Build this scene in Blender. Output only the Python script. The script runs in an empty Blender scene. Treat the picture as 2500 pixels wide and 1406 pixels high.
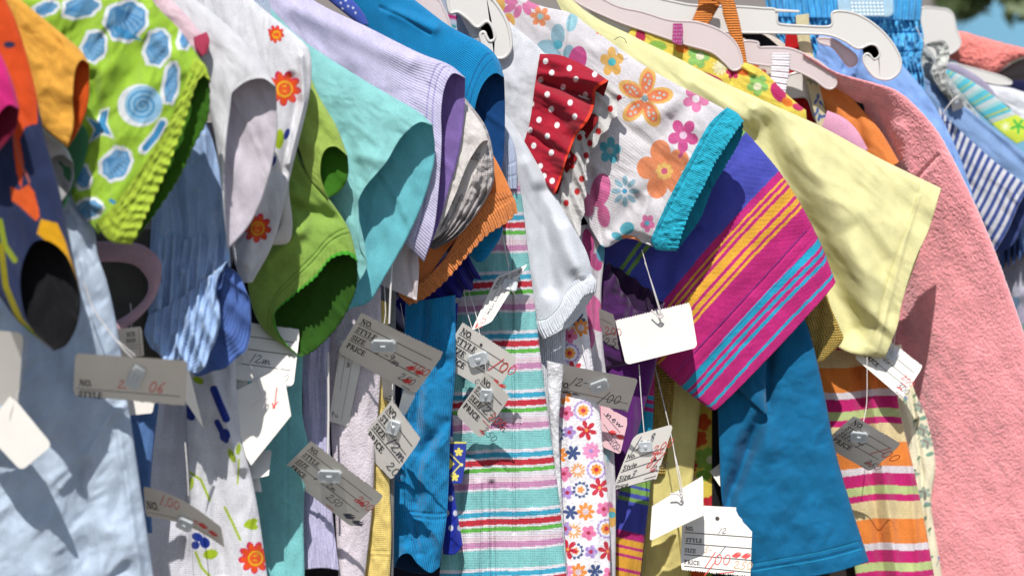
import bpy, bmesh, math, random
import numpy as np

# ------------------------------------------------------------------ camera, sky, sun, exposure
S = bpy.context.scene
FL = 85.0
cam = bpy.data.cameras.new('camera'); camo = bpy.data.objects.new('camera', cam)
S.collection.objects.link(camo); S.camera = camo
camo.location = (0, 0, 0); camo.rotation_euler = (math.radians(90), 0, 0)
cam.lens = FL; cam.sensor_width = 36; cam.clip_start = .05; cam.clip_end = 500
cam.dof.use_dof = True; cam.dof.focus_distance = 2.2; cam.dof.aperture_fstop = 6.3
# the sun stands high, a little to the left and behind the camera
sd = np.array([0.07, 0.62, -0.78]); sd /= np.linalg.norm(sd)      # travel direction of the light
w = bpy.data.worlds.new('World'); S.world = w; w.use_nodes = True
nt = w.node_tree; bg = nt.nodes['Background']
sky = nt.nodes.new('ShaderNodeTexSky'); sky.sky_type = 'NISHITA'; sky.sun_disc = False
sky.sun_elevation = math.asin(-sd[2]); sky.sun_rotation = math.atan2(-sd[0], -sd[1]) % (2*math.pi)
nt.links.new(sky.outputs[0], bg.inputs[0]); bg.inputs[1].default_value = 0.10
sl = bpy.data.lights.new('sun', 'SUN'); sl.energy = 5.0; sl.angle = math.radians(.55); sl.color = (1, .965, .91)
so = bpy.data.objects.new('sun', sl); S.collection.objects.link(so); so.location = (-1, -2, 4)
from mathutils import Vector
so.rotation_euler = Vector((-sd[0], -sd[1], -sd[2])).to_track_quat('Z', 'Y').to_euler()
S.view_settings.view_transform = 'Standard'; S.view_settings.look = 'None'
S.view_settings.exposure = 0.28; S.view_settings.gamma = 1
S.render.engine = 'CYCLES'

# ------------------------------------------------------------------ helpers
K = 36.0/FL/2500
rng = np.random.default_rng(7); random.seed(7)
CD = .5                       # spacing of the row along the view
def RY(Y): return 2.2+(Y-2.2)*CD
def P3(x, y, Y): Y = RY(Y); return np.stack([(x-1250)*K*Y, Y+0*x, -(y-703)*K*Y], -1)
def lin(c):
    c = np.asarray(c, float)/255; return np.where(c <= .04045, c/12.92, ((c+.055)/1.055)**2.4)
def alb(c): return np.clip(lin(c)*.88, .003, .82)
def rs(pts, n, closed=False):
    p = np.asarray(pts, float)
    if len(p) == 2: return p[0]+(p[1]-p[0])*np.linspace(0, 1, n)[:, None]
    if closed: q = np.vstack([p[-1], p, p[0], p[1]])
    else: q = np.vstack([2*p[0]-p[1], p, 2*p[-1]-p[-2]])
    out = []
    u = np.linspace(0, 1, 24, endpoint=False)[:, None]
    for i in range(1, len(q)-2):
        a, b, c, d = q[i-1], q[i], q[i+1], q[i+2]
        out.append(.5*(2*b+(c-a)*u+(2*a-5*b+4*c-d)*u*u+(3*b-a-3*c+d)*u**3))
    out.append(q[-2][None]); o = np.vstack(out)
    L = np.r_[0, np.cumsum(np.linalg.norm(np.diff(o, axis=0), axis=1))]
    t = np.linspace(0, L[-1], n)
    return np.stack([np.interp(t, L, o[:, k]) for k in range(o.shape[1])], -1)
def plen(pts): p = np.asarray(pts, float); return float(np.linalg.norm(np.diff(p, axis=0), axis=1).sum())
_lat = rng.random((8, 64, 64))
def vn(x, y, k=0):
    l = _lat[k % 8]; xi = np.floor(x).astype(int); yi = np.floor(y).astype(int); fx = x-xi; fy = y-yi
    fx = fx*fx*(3-2*fx); fy = fy*fy*(3-2*fy); a, b, c, d = xi % 64, (xi+1) % 64, yi % 64, (yi+1) % 64
    return (l[a, c]*(1-fx)+l[b, c]*fx)*(1-fy)+(l[a, d]*(1-fx)+l[b, d]*fx)*fy-.5
def fbm(x, y, k=0): return vn(x, y, k)+.5*vn(x*2.1+5, y*2.1+3, k+1)+.22*vn(x*4.3+1, y*4.3+9, k+2)
def dseg(x, y, pts):
    d = np.full(x.shape, 1e9)
    for (ax, ay), (bx, by) in zip(pts[:-1], pts[1:]):
        dx, dy = bx-ax, by-ay; t = np.clip(((x-ax)*dx+(y-ay)*dy)/(dx*dx+dy*dy+1e-9), 0, 1)
        d = np.minimum(d, np.hypot(x-ax-t*dx, y-ay-t*dy))
    return d

col = S.collection
def thing(name, label, cat, group=None, loc=(0, 0, 0), kind=None):
    o = bpy.data.objects.new(name, None); col.objects.link(o); o.location = loc; o.empty_display_size = .02
    o['label'] = label; o['category'] = cat
    if group: o['group'] = group
    if kind: o['kind'] = kind
    return o
def wld(o, at):      # put a thing's Empty at a pixel/depth without moving its later children
    o.location = tuple(P3(np.array(float(at[0])), np.array(float(at[1])), float(at[2])))
def link(name, me, parent=None, mats=()):
    o = bpy.data.objects.new(name, me); col.objects.link(o)
    for m in mats: me.materials.append(m)
    if parent is not None:
        o.parent = parent; o.location = (-parent.location[0], -parent.location[1], -parent.location[2])
        q = parent.parent
        if q is not None: o.location = (0, 0, 0)
    return o
def rawmesh(name, v, f, smooth=True, uv=None, c=None, mi=None):
    """v (n,3), f (m,4) or (m,3) arrays"""
    me = bpy.data.meshes.new(name); v = np.asarray(v, np.float32); f = np.asarray(f, np.int32)
    me.vertices.add(len(v)); me.vertices.foreach_set('co', v.ravel())
    k = f.shape[1]; me.loops.add(f.size); me.loops.foreach_set('vertex_index', f.ravel())
    me.polygons.add(len(f)); me.polygons.foreach_set('loop_start', np.arange(0, f.size, k, dtype=np.int32))
    me.polygons.foreach_set('use_smooth', np.full(len(f), smooth, bool))
    if mi is not None: me.polygons.foreach_set('material_index', np.asarray(mi, np.int32))
    me.update(calc_edges=True)
    if uv is not None:
        l = me.uv_layers.new(name='UVMap'); l.data.foreach_set('uv', np.asarray(uv, np.float32)[f.ravel()].ravel())
    if c is not None:
        a = me.color_attributes.new('print', 'FLOAT_COLOR', 'POINT')
        a.data.foreach_set('color', np.c_[c, np.ones(len(c))].astype(np.float32).ravel())
    return me

# ------------------------------------------------------------------ materials
_m = {}
def fabric(c=None, kind='jersey', per=1.4, bump=.5, trans=.22, rough=.9, sheen=.12, var=.12, fuzz=0):
    """woven / knitted cloth: colour (or printed 'print' attribute), yarn texture in cloth coordinates (metres)"""
    key = (None if c is None else tuple(c), kind, per, bump, trans, rough, sheen, var, fuzz)
    if key in _m: return _m[key]
    m = bpy.data.materials.new('fabric_'+kind); m.use_nodes = True; n = m.node_tree.nodes; l = m.node_tree.links
    b = n['Principled BSDF']; out = n['Material Output']
    uv = n.new('ShaderNodeUVMap'); uv.uv_map = 'UVMap'
    if c is None: a = n.new('ShaderNodeAttribute'); a.attribute_name = 'print'; csock = a.outputs['Color']
    else:
        a = n.new('ShaderNodeRGB'); a.outputs[0].default_value = (*alb(c), 1); csock = a.outputs[0]
    # yarn colour variation
    nz = n.new('ShaderNodeTexNoise'); nz.inputs['Scale'].default_value = 900/per; nz.inputs['Detail'].default_value = 3
    l.new(uv.outputs[0], nz.inputs['Vector'])
    nb = n.new('ShaderNodeTexNoise'); nb.inputs['Scale'].default_value = 45; nb.inputs['Detail'].default_value = 4
    l.new(uv.outputs[0], nb.inputs['Vector'])
    add = n.new('ShaderNodeMath'); add.operation = 'ADD'; l.new(nz.outputs[0], add.inputs[0]); l.new(nb.outputs[0], add.inputs[1])
    mr = n.new('ShaderNodeMapRange'); mr.inputs[1].default_value = .6; mr.inputs[2].default_value = 1.4
    mr.inputs[3].default_value = 1-var*2.2; mr.inputs[4].default_value = 1+var*1.3; l.new(add.outputs[0], mr.inputs[0])
    hv = n.new('ShaderNodeVectorMath'); hv.operation = 'SCALE'; l.new(csock, hv.inputs[0]); l.new(mr.outputs[0], hv.inputs['Scale'])
    cs = hv.outputs[0]
    l.new(cs, b.inputs['Base Color']); b.inputs['Roughness'].default_value = rough
    b.inputs['Sheen Weight'].default_value = sheen; b.inputs['Sheen Roughness'].default_value = .5
    b.inputs['Specular IOR Level'].default_value = .2 if kind != 'satin' else .55
    # surface relief
    f = 2*math.pi/(per*.001)
    sep = n.new('ShaderNodeSeparateXYZ'); l.new(uv.outputs[0], sep.inputs[0])
    def sn(sock, fr, skew=None):
        mu = n.new('ShaderNodeMath'); mu.operation = 'MULTIPLY'; mu.inputs[1].default_value = fr; l.new(sock, mu.inputs[0])
        s_ = n.new('ShaderNodeMath'); s_.operation = 'SINE'
        if skew is not None:
            m2 = n.new('ShaderNodeMath'); m2.operation = 'MULTIPLY_ADD'; m2.inputs[1].default_value = skew[1]
            l.new(skew[0], m2.inputs[0]); l.new(mu.outputs[0], m2.inputs[2]); l.new(m2.outputs[0], s_.inputs[0])
        else: l.new(mu.outputs[0], s_.inputs[0])
        return s_.outputs[0]
    def mix(a_, b_, k):
        q = n.new('ShaderNodeMath'); q.operation = 'MULTIPLY_ADD'; q.inputs[1].default_value = k; l.new(b_, q.inputs[0]); l.new(a_, q.inputs[2]); return q.outputs[0]
    h = None
    if kind == 'jersey': h = mix(sn(sep.outputs[1], f), sn(sep.outputs[0], f*.8), .45)
    elif kind == 'ribs': h = sn(sep.outputs[1], f)            # ribs run along the piece
    elif kind == 'ribt': h = sn(sep.outputs[0], f)            # ribs run across it
    elif kind == 'twill': h = sn(sep.outputs[0], f, (sep.outputs[1], f*.9))
    elif kind == 'woven': h = mix(sn(sep.outputs[1], f*1.3), sn(sep.outputs[0], f*1.3), 1)
    nf_ = n.new('ShaderNodeTexNoise'); l.new(uv.outputs[0], nf_.inputs['Vector']); nf_.inputs['Detail'].default_value = 4
    nf_.inputs['Scale'].default_value = {'fleece': 420, 'terry': 500, 'velvet': 260}.get(kind, 700)
    hs = nf_.outputs[0]
    if h is not None: hs = mix(h, nf_.outputs[0], 1.6)
    bp = n.new('ShaderNodeBump'); bp.inputs['Strength'].default_value = bump
    bp.inputs['Distance'].default_value = {'fleece': .004, 'terry': .0022}.get(kind, .00035*per)
    l.new(hs, bp.inputs['Height'])
    nw = n.new('ShaderNodeTexNoise'); nw.inputs['Scale'].default_value = 70; nw.inputs['Detail'].default_value = 5; nw.inputs['Roughness'].default_value = .6; nw.inputs['Distortion'].default_value = .6; l.new(uv.outputs[0], nw.inputs['Vector'])
    b2 = n.new('ShaderNodeBump'); b2.inputs['Strength'].default_value = .32; b2.inputs['Distance'].default_value = .0022; l.new(nw.outputs[0], b2.inputs['Height']); l.new(b2.outputs[0], bp.inputs['Normal'])
    l.new(bp.outputs[0], b.inputs['Normal'])
    if trans > 0:
        tr = n.new('ShaderNodeBsdfTranslucent'); l.new(cs, tr.inputs['Color']); l.new(bp.outputs[0], tr.inputs['Normal'])
        mx = n.new('ShaderNodeMixShader'); mx.inputs[0].default_value = trans
        l.new(b.outputs[0], mx.inputs[1]); l.new(tr.outputs[0], mx.inputs[2]); l.new(mx.outputs[0], out.inputs[0])
    _m[key] = m; return m
def plain(name, c, rough=.5, spec=.5, trans=0., alpha=1., noise=0., sss=0., raw=None, coat=0):
    key = (name, tuple(c), rough, trans, alpha)
    if key in _m: return _m[key]
    m = bpy.data.materials.new(name); m.use_nodes = True; n = m.node_tree.nodes; l = m.node_tree.links; b = n['Principled BSDF']
    b.inputs['Base Color'].default_value = (*(alb(c) if raw is None else raw), 1); b.inputs['Roughness'].default_value = rough
    b.inputs['Specular IOR Level'].default_value = spec; b.inputs['Coat Weight'].default_value = coat
    if alpha < 1: b.inputs['Alpha'].default_value = alpha
    if noise:
        tc = n.new('ShaderNodeTexCoord'); nz = n.new('ShaderNodeTexNoise'); nz.inputs['Scale'].default_value = noise; nz.inputs['Detail'].default_value = 5
        l.new(tc.outputs['Object'], nz.inputs['Vector']); mr = n.new('ShaderNodeMapRange'); mr.inputs[3].default_value = .9; mr.inputs[4].default_value = 1.06
        l.new(nz.outputs[0], mr.inputs[0]); v = n.new('ShaderNodeVectorMath'); v.operation = 'SCALE'
        v.inputs[0].default_value = tuple(alb(c)); l.new(mr.outputs[0], v.inputs['Scale']); l.new(v.outputs[0], b.inputs['Base Color'])
    if trans:
        tr = n.new('ShaderNodeBsdfTranslucent'); tr.inputs[0].default_value = (*alb(c), 1)
        mx = n.new('ShaderNodeMixShader'); mx.inputs[0].default_value = trans
        l.new(b.outputs[0], mx.inputs[1]); l.new(tr.outputs[0], mx.inputs[2]); l.new(mx.outputs[0], n['Material Output'].inputs[0])
    _m[key] = m; return m

# ------------------------------------------------------------------ cloth: a hollow, flattened tube of fabric between two edges
ALL = []
def tube(name, parent, mat, A, B, Y, R=.012, front=None, back=None, front0=None, p=2.5, res=3.6, flat=.7, folds=(), wr=None,
         tilt=0., paint=None, inmat=None, inlen=.35, ruf=None, groove=(), th=.0011, capin=True, fz=0., seed=0, pile=0.):
    """A, B: the two edges; Y depth at start/end (m); R half thickness; front/back: the rim of the near and the far wall.
    wr=(amp_mm, length_px, width_px, angle); folds=[(pts, width_px, amp_mm)]; ruf=(waves, depth_mm, scallop_px, start)"""
    if not isinstance(Y, (tuple, list)): Y = (Y, Y)
    if not isinstance(R, (tuple, list)): R = (R, R)
    L = max(plen(A), plen(B)); ns = max(8, int(L/res)+1)
    a, b = rs(A, ns), rs(B, ns); Wd = np.linalg.norm(a-b, axis=1).max()
    if front: Wd = max(Wd, plen(front))
    nf = max(14, int(1.35*Wd/res)); nb = max(9, nf//3)
    th1 = np.linspace(0, math.pi, nf); th2 = np.linspace(math.pi, 2*math.pi, nb+2)[1:-1]
    t1 = (1-np.cos(th1))/2*.65+th1/math.pi*.35
    t2 = (1-np.cos(th2))/2
    t = np.r_[t1, t2]; side = np.r_[np.ones(nf), -np.ones(nb)]
    sn_ = np.r_[np.sqrt(np.clip(1-(2*t1-1)**2, 0, 1)), np.sqrt(np.clip(1-(2*t2-1)**2, 0, 1))]**flat
    s = np.linspace(0, 1, ns)
    SS, TT = np.meshgrid(s, t, indexing='ij'); SD = np.broadcast_to(side, SS.shape); SN = np.broadcast_to(sn_, SS.shape)
    px = a[:, None, :]*(1-TT[..., None])+b[:, None, :]*TT[..., None]
    def dev(curve, ca, cb, tq):
        c = rs(curve, 200); tt = np.linspace(0, 1, 200); ch = ca+(cb-ca)*tt[:, None]; d = c-ch
        d = d-(d[0]*(1-tt[:, None])+d[-1]*tt[:, None])*0
        return np.stack([np.interp(tq, tt, d[:, 0]), np.interp(tq, tt, d[:, 1])], -1)
    D1 = np.zeros((len(t), 2)); D0 = np.zeros((len(t), 2))
    if front: D1[:nf] = dev(front, a[-1], b[-1], t1); D1[nf:] = dev(back if back else front, a[-1], b[-1], t2)
    if front0: D0[:nf] = dev(front0, a[0], b[0], t1); D0[nf:] = dev(front0, a[0], b[0], t2)
    px = px+(SS**p)[..., None]*D1[None]+((1-SS)**p)[..., None]*D0[None]
    x, y = px[..., 0].copy(), px[..., 1].copy()
    d = np.zeros(SS.shape)
    if wr:
        am, l1, l2, an = wr; ca, sa = math.cos(math.radians(an)), math.sin(math.radians(an))
        u_ = (x*ca+y*sa)/l1+seed*3.7; v_ = (-x*sa+y*ca)/l2+seed*1.3
        d += am*.001*fbm(u_, v_+.6*vn(u_*1.3, v_*.5, 5), seed)
    for pts, w_, am in folds:
        d += am*.001*np.exp(-(dseg(x, y, pts)/w_)**2)
    for g in groove:
        gs, gd = g if isinstance(g, tuple) else (g, .7)
        d -= gd*.001*np.exp(-((SS-gs)*L/3.2)**2)
    if ruf:
        fr, dm, sp, st = ruf; wv = np.clip((SS-st)/(1-st+1e-6), 0, 1)**1.2
        ph = fr*2*math.pi*TT+2.2*vn(TT*fr*.6+seed, SS*2+seed, 3)
        am_ = .65+.9*(vn(TT*fr*.9+2, TT*0+seed+.5, 4)+.5)
        d += dm*.001*np.sin(ph)*wv*am_
        ax = (a[-1]+b[-1]-a[0]-b[0]); ax = ax/np.linalg.norm(ax)
        k = sp*np.sin(ph*1.0+.8)*wv**2*am_; x += ax[0]*k; y += ax[1]*k
    if inmat: d += np.where(SD < 0, .004*np.exp(-((TT-.48-.02*np.sin(SS*14))*Wd/5)**2)+.004*fbm(x/38+seed, y/60, 4), 0)
    if pile: d += pile*.001*fbm(x/4.5+seed, y/4.5, 2)
    if fz: x += fz*vn(x/3., y/3., 1)*2; y += fz*vn(x/3.+9, y/3., 2)*2
    Yb = Y[0]+(Y[1]-Y[0])*SS; Rr = R[0]+(R[1]-R[0])*SS
    wgt = np.clip(SN*1.6, 0, 1)
    YY = Yb-SD*Rr*SN*1.15-d/CD*wgt*np.where(SD > 0, 1, .6)-tilt*(TT-.5)
    V = P3(x, y, YY); m = len(t)
    ul = (SS*L*K*RY(np.mean(Y))); vl = np.broadcast_to(np.r_[t1, 2-t2], SS.shape)*Wd*K*RY(np.mean(Y))
    UV = np.stack([ul, vl], -1)
    verts = [V.reshape(-1, 3)]; uvs = [UV.reshape(-1, 2)]
    i = np.arange(ns-1)[:, None]*m; j = np.arange(m)[None]; j2 = (j+1) % m
    F = np.stack([i+j, i+j2, i+m+j2, i+m+j], -1).reshape(-1, 4)
    faces = [F]; mi = [np.zeros(len(F), int)]
    px_ = [x.ravel()]; py_ = [y.ravel()]; ss_ = [SS.ravel()]; tt_ = [TT.ravel()]; in_ = [np.zeros(SS.size)]
    if capin:
        rows = np.arange(ns-1, max(1, int(ns*(1-inlen)))-1, -2 if ns > 40 else -1); off = ns*m
        c = V.mean(1, keepdims=True); dv = c-V; dv[..., 1] = 0; dv /= np.linalg.norm(dv, axis=2, keepdims=True)+1e-9
        dv = dv*(1-wgt[..., None])*.8; dv[..., 1] += SD*np.clip(wgt, .15, 1)
        Vi = (V+dv*th)[rows]
        verts.append(Vi.reshape(-1, 3)); uvs.append(UV[rows].reshape(-1, 2))
        i = off+np.arange(len(rows)-1)[:, None]*m
        Fi = np.stack([i+j, i+j2, i+m+j2, i+m+j], -1).reshape(-1, 4)
        jj = np.arange(m); last = (ns-1)*m
        Fr = np.stack([last+jj, last+(jj+1) % m, off+(jj+1) % m, off+jj], -1)
        faces += [Fr, Fi]; mi += [np.zeros(len(Fr), int), np.full(len(Fi), 1 if inmat else 0)]  # inner wall slot; callers often put the opening's shade into its colour
        px_.append(x[rows].ravel()); py_.append(y[rows].ravel()); ss_.append(SS[rows].ravel()); tt_.append(TT[rows].ravel()); in_.append(np.ones(len(rows)*m))
    verts = np.vstack(verts); uvs = np.vstack(uvs); faces = np.vstack(faces)
    cc = None
    if paint is not None:
        ctx = dict(x=np.concatenate(px_), y=np.concatenate(py_), s=np.concatenate(ss_), t=np.concatenate(tt_), inn=np.concatenate(in_), U=uvs[:, 0], V=uvs[:, 1])
        cc = paint(ctx)
        cc = np.clip(lin(cc)*.88, .003, .82)
    me = rawmesh(name, verts, faces, True, uvs, cc, np.concatenate(mi))
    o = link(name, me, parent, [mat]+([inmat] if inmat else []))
    LAST[:] = [V, nf, ns, parent, x, y, t1]
    return o
LAST = []
def stitch(s_, c, t0=.04, t1=.96, pitch=7., r=.00028, name='stitching'):
    """a running stitch along the last tube at position s_: one thread dipping in and out of the cloth"""
    V, nf, ns, parent, x, y, tt = LAST; i = int(round(s_*(ns-1))); row = V[i, :nf]; px = np.stack([x[i, :nf], y[i, :nf]], -1)
    L = np.r_[0, np.cumsum(np.linalg.norm(np.diff(px, axis=0), axis=1))]; n = int(L[-1]*(t1-t0)/pitch)*4
    if n < 8: return
    q = np.linspace(L[-1]*t0, L[-1]*t1, n); P_ = np.stack([np.interp(q, L, row[:, k]) for k in range(3)], -1)
    P_[:, 1] -= .00035*np.where((np.arange(n) % 4) < 3, 1., -2.2)
    bm = bmesh.new(); addtube(bm, P_, r, 4); me = bpy.data.meshes.new(name); bm.to_mesh(me); bm.free()
    link(name, me, parent, [plain('thread', c, .7)])

# ------------------------------------------------------------------ prints
def base(c): return lambda q: np.tile(np.array(c, float), (len(q['x']), 1))
def PR(b0, *ops, aa=1.3):
    b0 = b0 if callable(b0) else base(b0)
    def f(q):
        C = b0(q); X, Yp = q['x'], q['y']
        for op in ops:
            k = op[0]
            if k == 'el':
                _, cx, cy, a_, b_, dg, c = op; r = max(a_, b_)+4; I = np.nonzero((abs(X-cx) < r) & (abs(Yp-cy) < r))[0]
                if not len(I): continue
                x, y = X[I]-cx, Yp[I]-cy; ca, sa = math.cos(math.radians(dg)), math.sin(math.radians(dg))
                e = np.hypot((x*ca+y*sa)/a_, (-x*sa+y*ca)/b_); cov = np.clip(.5+(1-e)*min(a_, b_)/aa, 0, 1)
            elif k == 'fl':
                _, cx, cy, r0, n_, dg, c = op[:7]; dp = op[7] if len(op) > 7 else .5; r = r0+4
                sq = op[8] if len(op) > 8 else 1.
                I = np.nonzero((abs(X-cx) < r) & (abs(Yp-cy) < r))[0]
                if not len(I): continue
                x, y = (X[I]-cx)/sq, Yp[I]-cy; ph = np.arctan2(y, x)-math.radians(dg)
                rad = r0*(1-dp+dp*np.abs(np.cos(n_*ph/2))**.7); cov = np.clip(.5+(rad-np.hypot(x, y))/aa, 0, 1)
            elif k == 'pl':
                _, pts, c = op; pts = np.asarray(pts, float); lo, hi = pts.min(0), pts.max(0)
                I = np.nonzero((X > lo[0]) & (X < hi[0]) & (Yp > lo[1]) & (Yp < hi[1]))[0]
                if not len(I): continue
                x, y = X[I], Yp[I]; ins = np.zeros(len(I), bool)
                for (ax, ay), (bx, by) in zip(pts, np.roll(pts, -1, 0)):
                    if ay != by: ins ^= ((ay > y) != (by > y)) & (x < (bx-ax)*(y-ay)/(by-ay)+ax)
                cov = ins.astype(float)
            elif k == 'ln':
                _, pts, w_, c = op; pp = np.asarray(pts, float); lo, hi = pp.min(0)-w_-2, pp.max(0)+w_+2
                I = np.nonzero((X > lo[0]) & (X < hi[0]) & (Yp > lo[1]) & (Yp < hi[1]))[0]
                if not len(I): continue
                cov = np.clip(.5+(w_/2-dseg(X[I], Yp[I], pts))/aa, 0, 1)
            C[I] = C[I]*(1-cov[:, None])+np.array(c, float)*cov[:, None]
        return C
    return f
def faded(f, w=.13):
    """a washed print: ink thinned unevenly so the white yarn shows through"""
    def g(q):
        C = f(q); k_ = np.clip(w+.16*vn(q['x']/2.2, q['y']/2.2, 3)+.10*vn(q['x']/30, q['y']/30, 4), 0, .45)[:, None]; return C*(1-k_)+np.array([238., 234, 238])*k_
    return g
def stripes(coord, tab, c0, per=None, aa=0):
    """tab: [(start, colour)...] ascending in coord; per: repeat length"""
    st = np.array([a_[0] for a_ in tab]); cs = np.array([c0]+[a_[1] for a_ in tab], float)
    def f(q):
        v = coord(q)
        if per: v = (v-st[0]) % per+st[0]
        return cs[np.searchsorted(st, v, side='right')]
    return f
def plate(name, parent, mat, outline, Y, th=.0016, bead=.0014, smooth=True, closed=True, n=None, beadmat=None, ytilt=0):
    """flat moulded plate with a raised bead round its edge (hangers)"""
    o2 = rs(outline, n or max(40, int(plen(outline)/5)), closed=True)[:-1] if smooth else np.asarray(outline, float)
    bm = bmesh.new(); Yf = Y+ytilt*(o2[:, 1]-o2[:, 1].mean())*.001
    pf = P3(o2[:, 0], o2[:, 1], Yf-th/2); pb = P3(o2[:, 0], o2[:, 1], Yf+th/2)
    vf = [bm.verts.new(v) for v in pf]; vb = [bm.verts.new(v) for v in pb]
    f1 = bm.faces.new(vf); f2 = bm.faces.new(vb[::-1])
    for i in range(len(vf)): j = (i+1) % len(vf); bm.faces.new((vf[i], vb[i], vb[j], vf[j]))
    bmesh.ops.triangulate(bm, faces=[f1, f2])
    if bead:
        pm = P3(o2[:, 0], o2[:, 1], Yf); pm = np.vstack([pm, pm[:1]]); addtube(bm, pm, bead)
    me = bpy.data.meshes.new(name); bm.to_mesh(me); bm.free()
    return link(name, me, parent, [mat])
def addtube(bm, pts, r, k=6):
    pts = np.asarray(pts, float); rings = []
    for i, p_ in enumerate(pts):
        d = pts[min(i+1, len(pts)-1)]-pts[max(i-1, 0)]; d /= np.linalg.norm(d)+1e-9
        u = np.cross(d, [0, 1, 0]); 
        if np.linalg.norm(u) < .1: u = np.cross(d, [1, 0, 0])
        u /= np.linalg.norm(u); v = np.cross(d, u); rr = r[i] if hasattr(r, '__len__') else r
        rings.append([bm.verts.new(p_+rr*(math.cos(q)*u+math.sin(q)*v)) for q in np.arange(k)*2*math.pi/k])
    for A_, B_ in zip(rings[:-1], rings[1:]):
        for j in range(k): f = bm.faces.new((A_[j], A_[(j+1) % k], B_[(j+1) % k], B_[j])); f.smooth = True
def cord(name, parent, mat, pts, r):
    """pts: (px,py,Y)"""
    q = rs([P3(np.array(float(a)), np.array(float(b)), float(c)) for a, b, c in pts], max(6, len(pts)*8))
    bm = bmesh.new(); addtube(bm, q, r); me = bpy.data.meshes.new(name); bm.to_mesh(me); bm.free()
    return link(name, me, parent, [mat])

def G(name, label, cat, at, group=None):
    return thing(name, label, cat, group, tuple(P3(np.array(float(at[0])), np.array(float(at[1])), float(at[2]))))
GRP = 'baby clothes hanging on the sale rack'
# ------------------------------------------------------------------ setting behind and below the rack
def box(name, x0, x1, y0, y1, z0, z1, mat, parent=None):
    v = [(x, y, z) for x in (x0, x1) for y in (y0, y1) for z in (z0, z1)]
    f = [(0, 1, 3, 2), (4, 6, 7, 5), (0, 4, 5, 1), (2, 3, 7, 6), (0, 2, 6, 4), (1, 5, 7, 3)]
    return link(name, rawmesh(name, v, f, False), parent, [mat])
g_ = link('ground', rawmesh('ground', [(-60, -60, -1.15), (60, -60, -1.15), (60, 60, -1.15), (-60, 60, -1.15)], [(0, 1, 2, 3)], False), None,
          [plain('asphalt', (124, 117, 108), .95, .2, noise=3)]); g_['kind'] = 'structure'
bgY = 9.0
def bx(px, Y=bgY): return (px-1250)*K*Y
def bz(py, Y=bgY): return -(py-703)*K*Y
wb = box('blue_wall', bx(2308)-.02, bx(2308)+5, bgY, bgY+.2, -1.15, bz(-400), plain('blue_paint', (104, 158, 186), .6, noise=1.5))
wb['label'] = 'pale blue painted wall far behind the right end of the rack'; wb['category'] = 'wall'
wg = box('grey_wall', bx(0), bx(2290), bgY+.05, bgY+.25, -1.15, bz(-400), plain('grey_render', (128, 122, 118), .8, noise=2))
wg['label'] = 'dull grey wall to the left of the dark post'; wg['category'] = 'wall'
pp_ = box('post', bx(2296, 8.6), bx(2330, 8.6), 8.6, 8.7, -1.15, bz(-300, 8.6), plain('dark_steel', (62, 66, 70), .5))
pp_['label'] = 'dark upright post between the grey and the blue wall'; pp_['category'] = 'post'
def bush(px, py, Y, r, label):
    n = 90; c = P3(np.array(float(px)), np.array(float(py)), Y); q = rng.normal(size=(n, 3))*r*.5
    v = []; f = []
    for i in range(n):
        a = c+q[i]; e1 = rng.normal(size=3)*.02; e2 = rng.normal(size=3)*.02; k = len(v); v += [a-e1, a+e2, a+e1, a-e2]; f.append((k, k+1, k+2, k+3))
    k = G('leafy_branch', label, 'branch', (px, py, Y)); link('leaves', rawmesh('leaves', v, f, False), k, [plain('leaf', (88, 104, 62), .6, trans=.2)])
    bm = bmesh.new(); addtube(bm, [c+np.array([0, .05, 1.0]), c+np.array([.02, .02, .4]), c], [.01, .008, .004]); me = bpy.data.meshes.new('twig'); bm.to_mesh(me); bm.free(); link('twig', me, k, [plain('bark', (90, 80, 65), .9)])
bush(2484, -22, 8.4, .05, 'blurred green leafy branch at the upper right, hanging before the blue wall')
bush(2350, -14, 8.4, .045, 'small blurred green branch just right of the dark post')

# dark cloths deep in the row, mostly added to stand in for shade in gaps
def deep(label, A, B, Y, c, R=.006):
    k = G('dark_gap_cloth', label, 'garment', (A[-1][0], A[-1][1], Y), GRP)
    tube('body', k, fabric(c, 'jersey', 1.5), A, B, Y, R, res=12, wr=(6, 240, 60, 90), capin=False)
deep('added dark backing cloth standing in for shade in the gap left of the chambray shirt', [(430, -60), (430, 1480)], [(-240, -60), (-240, 1480)], 1.93, (38, 40, 52))
deep('added charcoal backing cloth standing in for shade in the gap under the lavender sleeve', [(925, 300), (925, 1480)], [(380, 300), (380, 1480)], 2.08, (44, 42, 52))
deep('added near black backing cloth standing in for shade in the gap under the blue sleeve', [(1500, 120), (1500, 1480)], [(900, 60), (900, 1480)], 2.47, (32, 34, 60), .004)
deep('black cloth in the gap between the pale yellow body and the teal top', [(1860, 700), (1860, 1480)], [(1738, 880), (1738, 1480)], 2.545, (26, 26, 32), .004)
deep('added dim brown backing cloth standing in for shade behind the striped sleeve', [(2160, 480), (2160, 1480)], [(1450, 480), (1450, 1480)], 2.72, (60, 50, 48), .004)

J = lambda c, **k: fabric(c, 'jersey', **k)
# 1 magenta sleeve
k = G('tshirt', 'bright magenta shirt sleeve at the far left edge of the rack', 'shirt', (0, 200, 1.22), GRP)
tube('sleeve', k, J((222, 40, 128)), [(-80, 60), (-10, 118), (26, 190), (48, 268)], [(-120, 300), (-60, 345), (-2, 368)], 1.22, .012,
     front=[(48, 268), (18, 258), (-12, 300), (-2, 368)], back=[(48, 268), (40, 310), (22, 340), (-2, 368)], inmat=J((120, 10, 50)), wr=(3, 90, 40, 60))
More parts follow.
